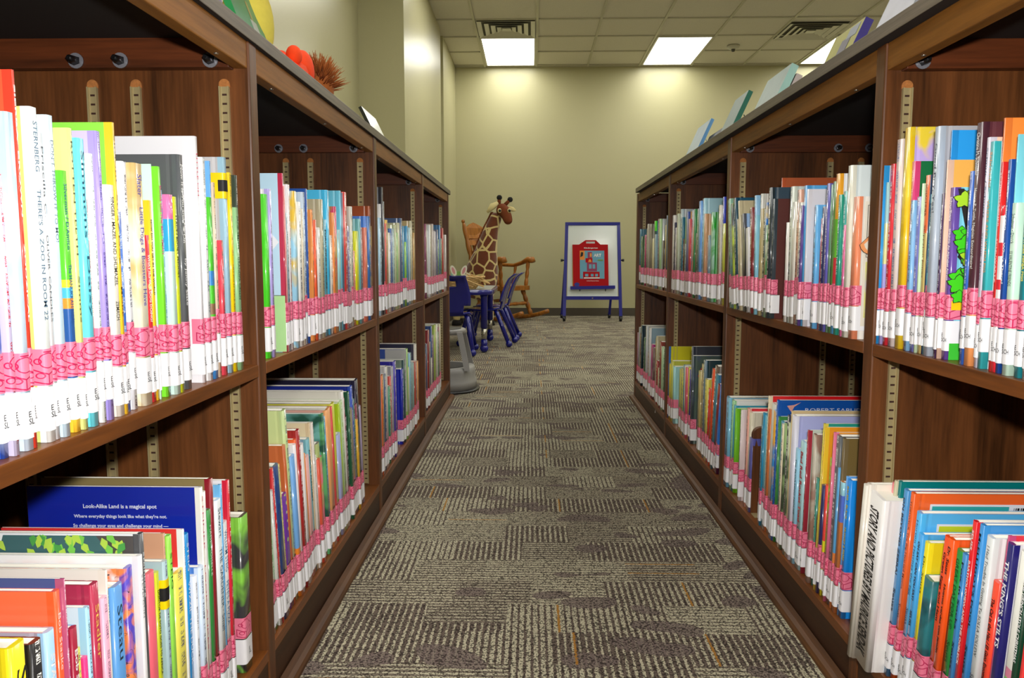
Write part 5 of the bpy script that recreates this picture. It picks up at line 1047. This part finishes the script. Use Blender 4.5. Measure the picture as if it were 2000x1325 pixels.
for m_ in (JK['plain'], JK['print'], JK['illus'], M_PINK): me.materials.append(m_)
o = bpy.data.objects.new('slim_books', me); COL.objects.link(o)
tag(o, 'slimmest books filling the gaps in the shelf rows of both bookcases', 'books', kind='stuff')

# wooden bookends standing among the lower right books
def bookend(px0, px1, yb, ytop_px, lab, bay, mode='b', lean=0):
    X = XS['R']+.004; ya = y_from_px(px0, X, ZB+.004) if mode == 'b' else onX(px0, 1300, X).y; yc = y_from_px(px1, X, ZB+.004) if mode == 'b' else onX(px1, 1300, X).y
    lo, hi = min(ya, yc), max(ya, yc); th = .016; h = ytop_solve(ytop_px, X, hi, ZB, 0)
    g = empty('wooden_bookend', (X, hi-.001, ZB+.0004)); g.rotation_euler.x = math.radians(lean); tag(g, lab, 'bookend', 'wooden bookends on the lower right shelf')
    m = MB(); w_ = .15; po = [(0, 0), (w_, 0), (w_, h-.02)]+[(w_-.02+.02*cos(a), h-.02+.02*sin(a)) for a in [pi/2*k/5 for k in range(1, 6)]]+[(.02-.02*sin(a), h-.02+.02*cos(a)) for a in [pi/2*k/5 for k in range(6)]]
    m.prism(po, 0, th, f=lambda u, v, q: (u, -q, v)); m.build('upright', M_WALNUT, g)
    m = MB(); m.box(.0, w_, -min(.05, hi-lo-.002), -th, 0, .0012) if hi-lo > .02 else m.box(.0, w_, -th-.002, -th, 0, .0012); m.build('foot_plate', M_STD, g)
bookend(1400+462/7.3625, 1400+572/7.3625, 0, 833, 'brown wooden bookend between indigo and blue books, second right bay', 1)
bookend(1540+205/4.73, 1540+240/4.73, 0, 927, 'brown wooden bookend left of the yellow book, second right bay', 1)
bookend(1823.5, 1830, 0, 1120, 'brown wooden bookend left of the green book, first right bay', 0, 'y', 6)

# ------------------------------------------------------------------ things on the counter tops
def lean_corner(px, py, X0, al, s):
    """(Y, length up the leaning board) whose picture position is (px, py)"""
    Y, l = 2.0, .2
    for _ in range(30):
        def f(Y, l): q = proj((X0+s*l*sin(al), Y, CTOP+.004+l*cos(al))); return q[0]-px, q[1]-py
        a0 = f(Y, l); a1 = f(Y+1e-4, l); a2 = f(Y, l+1e-4)
        J = ((a1[0]-a0[0])/1e-4, (a2[0]-a0[0])/1e-4, (a1[1]-a0[1])/1e-4, (a2[1]-a0[1])/1e-4); D = J[0]*J[3]-J[1]*J[2]
        dY = (a0[0]*J[3]-a0[1]*J[1])/D; dl = (J[0]*a0[1]-J[2]*a0[0])/D
        Y -= max(-.5, min(.5, dY)); l -= max(-.1, min(.1, dl))
    return Y, l
def display_book(name, side, tl, tr, mats, thick, lab, X0, al=24, picture=None):
    """book facing the aisle, leaning back on a wire easel; tl, tr = top corners in the photo"""
    sx = -1 if side == 'L' else 1; al = math.radians(al)
    (Y0, h0), (Y1, h1) = lean_corner(*tl, X0, al, sx), lean_corner(*tr, X0, al, sx); h = (h0+h1)/2; y0, y1 = min(Y0, Y1), max(Y0, Y1); w = y1-y0

    g = empty(name, (X0, (y0+y1)/2, CTOP+.004)); tag(g, lab, 'book', 'books displayed on the counter tops')
    Rm = Matrix.Rotation(sx*al, 4, 'Y')
    def B_(a0, a1, b0, b1, c0, c1, nme, mt):
        m = MB(); m.box(a0, a1, b0, b1, c0, c1, mat=Rm); return m.build(nme, mt, g)
    b_ = .0025; s = sx
    B_(*sorted((0, s*b_)), -w/2, w/2, 0, h, 'front_cover', mats[0]); B_(*sorted((s*(thick-b_), s*thick)), -w/2, w/2, 0, h, 'back_cover', mats[1])
    B_(*sorted((s*b_, s*(thick-b_))), -w/2+.002, w/2-.006, .004, h-.004, 'pages', M_PAGES); B_(*sorted((0, s*thick)), -w/2-.001, -w/2+.0015, 0, h, 'spine', mats[1])
    if picture:
        for (u0, u1, v0, v1, mt) in picture: B_(*sorted((-s*.0002, -s*.0010)), -w/2+u0*w, -w/2+u1*w, v0*h, v1*h, 'cover_picture', mt)
    # wire stand
    m = MB()
    for y in (-w*.25, w*.25):
        bx_ = s*(thick+.004)/cos(al); zt = h*.55
        m.tube([(-s*.012, y, .010), (-s*.012, y, -.002), (s*.10, y, -.002), (s*(.012+thick+zt*sin(al)), y, zt*cos(al))], .0016, 6)
    m.build('wire_stand', M_CHROME, g); return g
A = lambda n, h_: flat('disp_'+n, h_, .4, coat=.12 if n[0] != 'f' else .6, noise=.12, nscale=24, spec=.3)
display_book('display_book', 'R', (1365, 248), (1388, 234), (A('a', '98b0b8'), A('a2', '5c90c0')), .012, 'pale blue book propped on the right counter, farthest one', .575)
display_book('display_book', 'R', (1438, 192.5), (1461, 179), (A('b', '6c8478'), A('b2', '2c6858')), .014, 'grey-green book propped on the right counter, second from far end', .575)
display_book('display_book', 'R', (1498, 162), (1549, 119), (A('c', '8ca098'), A('c2', '9cc4bc')), .018, 'large glossy sage green book propped on the right counter', .575)
M_Y1, M_Y2 = A('d', 'a8a43c'), A('d2', '40387c')
display_book('display_book', 'R', (1632, 76), (1692, 31), (M_Y1, M_Y2), .016, 'yellow and grey picture book propped before a ceiling light', .575, picture=[(.25, .55, .2, .75, A('d3', '686470')), (.45, .8, .1, .45, A('d4', '7c98a8')), (.1, .42, .72, .95, A('d5', '8c94a0'))])
display_book('display_book', 'R', (1752, -30), (1830, -88), (A('e', 'c4c6d4'), A('e2', '8c9098')), .014, 'pale grey book propped on right counter, cut off by picture top', .575)
display_book('display_book', 'L', (706, 208), (733, 231), (A('f', 'e4e8e4'), A('f2', '20241c')), .010, 'glossy white framed book propped on the left counter beyond the plush toys', -.47, 26)
display_book('display_book', 'L', (428, -60), (481, -26), (A('g', '3c8058'), A('g2', '2c9050')), .012, 'green book propped on the left counter in front of yellow duck', -.47, 20, picture=[(.55, .75, .05, .5, A('g3', '9ca49c')), (.6, .66, .5, .75, A('g4', '8c8454'))])
display_book('display_book', 'L', (385, -85), (419, -35), (A('h', '5c3c88'), A('h2', 'a02848')), .012, 'purple book edge at the top of the left counter', -.47, 20)
display_book('display_book', 'R', (1386, 266), (1412, 250), (A('i', '2c2420'), A('i2', 'b8a0b0')), .016, 'small dark book propped low on right counter beside pale blue one', .60, 24)
display_book('display_book', 'R', (1537, 160), (1559, 137), (A('j', '6c6458'), A('j2', 'c0b4b0')), .016, 'small grey-brown book on right counter beside the large sage one', .60, 24)
# plush duck: sits on the left counter, facing along the aisle, big orange feet
M_YP = flat('plush_yellow', 'd8c850', .95, noise=.12, nscale=60); M_OP = flat('plush_orange', 'f04408', .9, noise=.1, nscale=80)
g = empty('plush_duck', (-.530, 1.50, CTOP)); tag(g, 'yellow plush duck with orange scarf and feet sitting on left counter', 'plush duck')
m = MB(); m.ball((0, 0, .085), .085, 14, sc=(.55, .62, 1.0)); body = m.build('body', M_YP, g, smooth=True)
m = MB(); m.ball((.0, .055, .235), .075, 14, sc=(.85, 1.05, .9)); m.build('head', M_YP, g, smooth=True)
m = MB(); m.tube([(.045*cos(a), .048*sin(a), .158+.006*sin(3*a)) for a in [2*pi*k/20 for k in range(21)]], .013, 8); m.build('scarf', M_OP, g, smooth=True)
m = MB(); m.tube([(.0, .12, .24), (.0, .16, .235), (.0, .19, .24)], [(.035, .02), (.03, .016), (.012, .008)], 12, ref=(0, 0, 1)); m.build('bill', M_OP, g, smooth=True)
for c in ((.04, .10, .275), (-.04, .10, .275)): m = MB(); m.ball(c, .010, 7); m.build('eye', M_EYE, g, smooth=True)
for sx_ in (1, -1):
    bx = .022*sx_+.022; m = MB(); m.tube([(bx, .03, .022), (bx+.004, .12, .026), (bx+.006, .15, .034)], [.018, .020, .02], 10)
    m.ball((bx+.006, .182, .044), .042, 10, sc=(.5, 1.0, 1.0)); m.ball((bx+.006, .118, .060), .020, 8, sc=(.8, 1, 1)); m.build('foot', M_OP, g, smooth=True)
# furry brown toy
M_FUR = flat('brown_fur', 'a05820', .9, noise=.3, nscale=120)
g = empty('plush_lion', (-.490, 1.83, CTOP)); tag(g, 'shaggy reddish brown plush toy fur tuft right of orange foot', 'plush toy')
m = MB(); m.ball((0, 0, .040), .040, 10, sc=(.9, 1.15, 1)); m.build('body', M_FUR, g, smooth=True)
m = MB(); rnd = random.Random(3)
for q in range(420):
    a = rnd.uniform(0, 2*pi); e_ = rnd.uniform(.0, 1.35); dr = Vector((cos(a)*cos(e_), sin(a)*cos(e_), sin(e_))); p = Vector((0, 0, .040))+Vector((dr.x*.034, dr.y*.044, dr.z*.038)); l_ = rnd.uniform(.02, .038)
    q1 = p+dr*l_*.6+Vector((rnd.uniform(-.004, .004), rnd.uniform(-.004, .004), .004)); m.tube([p, q1, q1+(dr+Vector((rnd.uniform(-.3, .3), rnd.uniform(-.3, .3), .2)))*l_*.4], [.0016, .0011, .0003], 3)
m.build('fur', M_FUR, g)
bpy.context.view_layer.update()
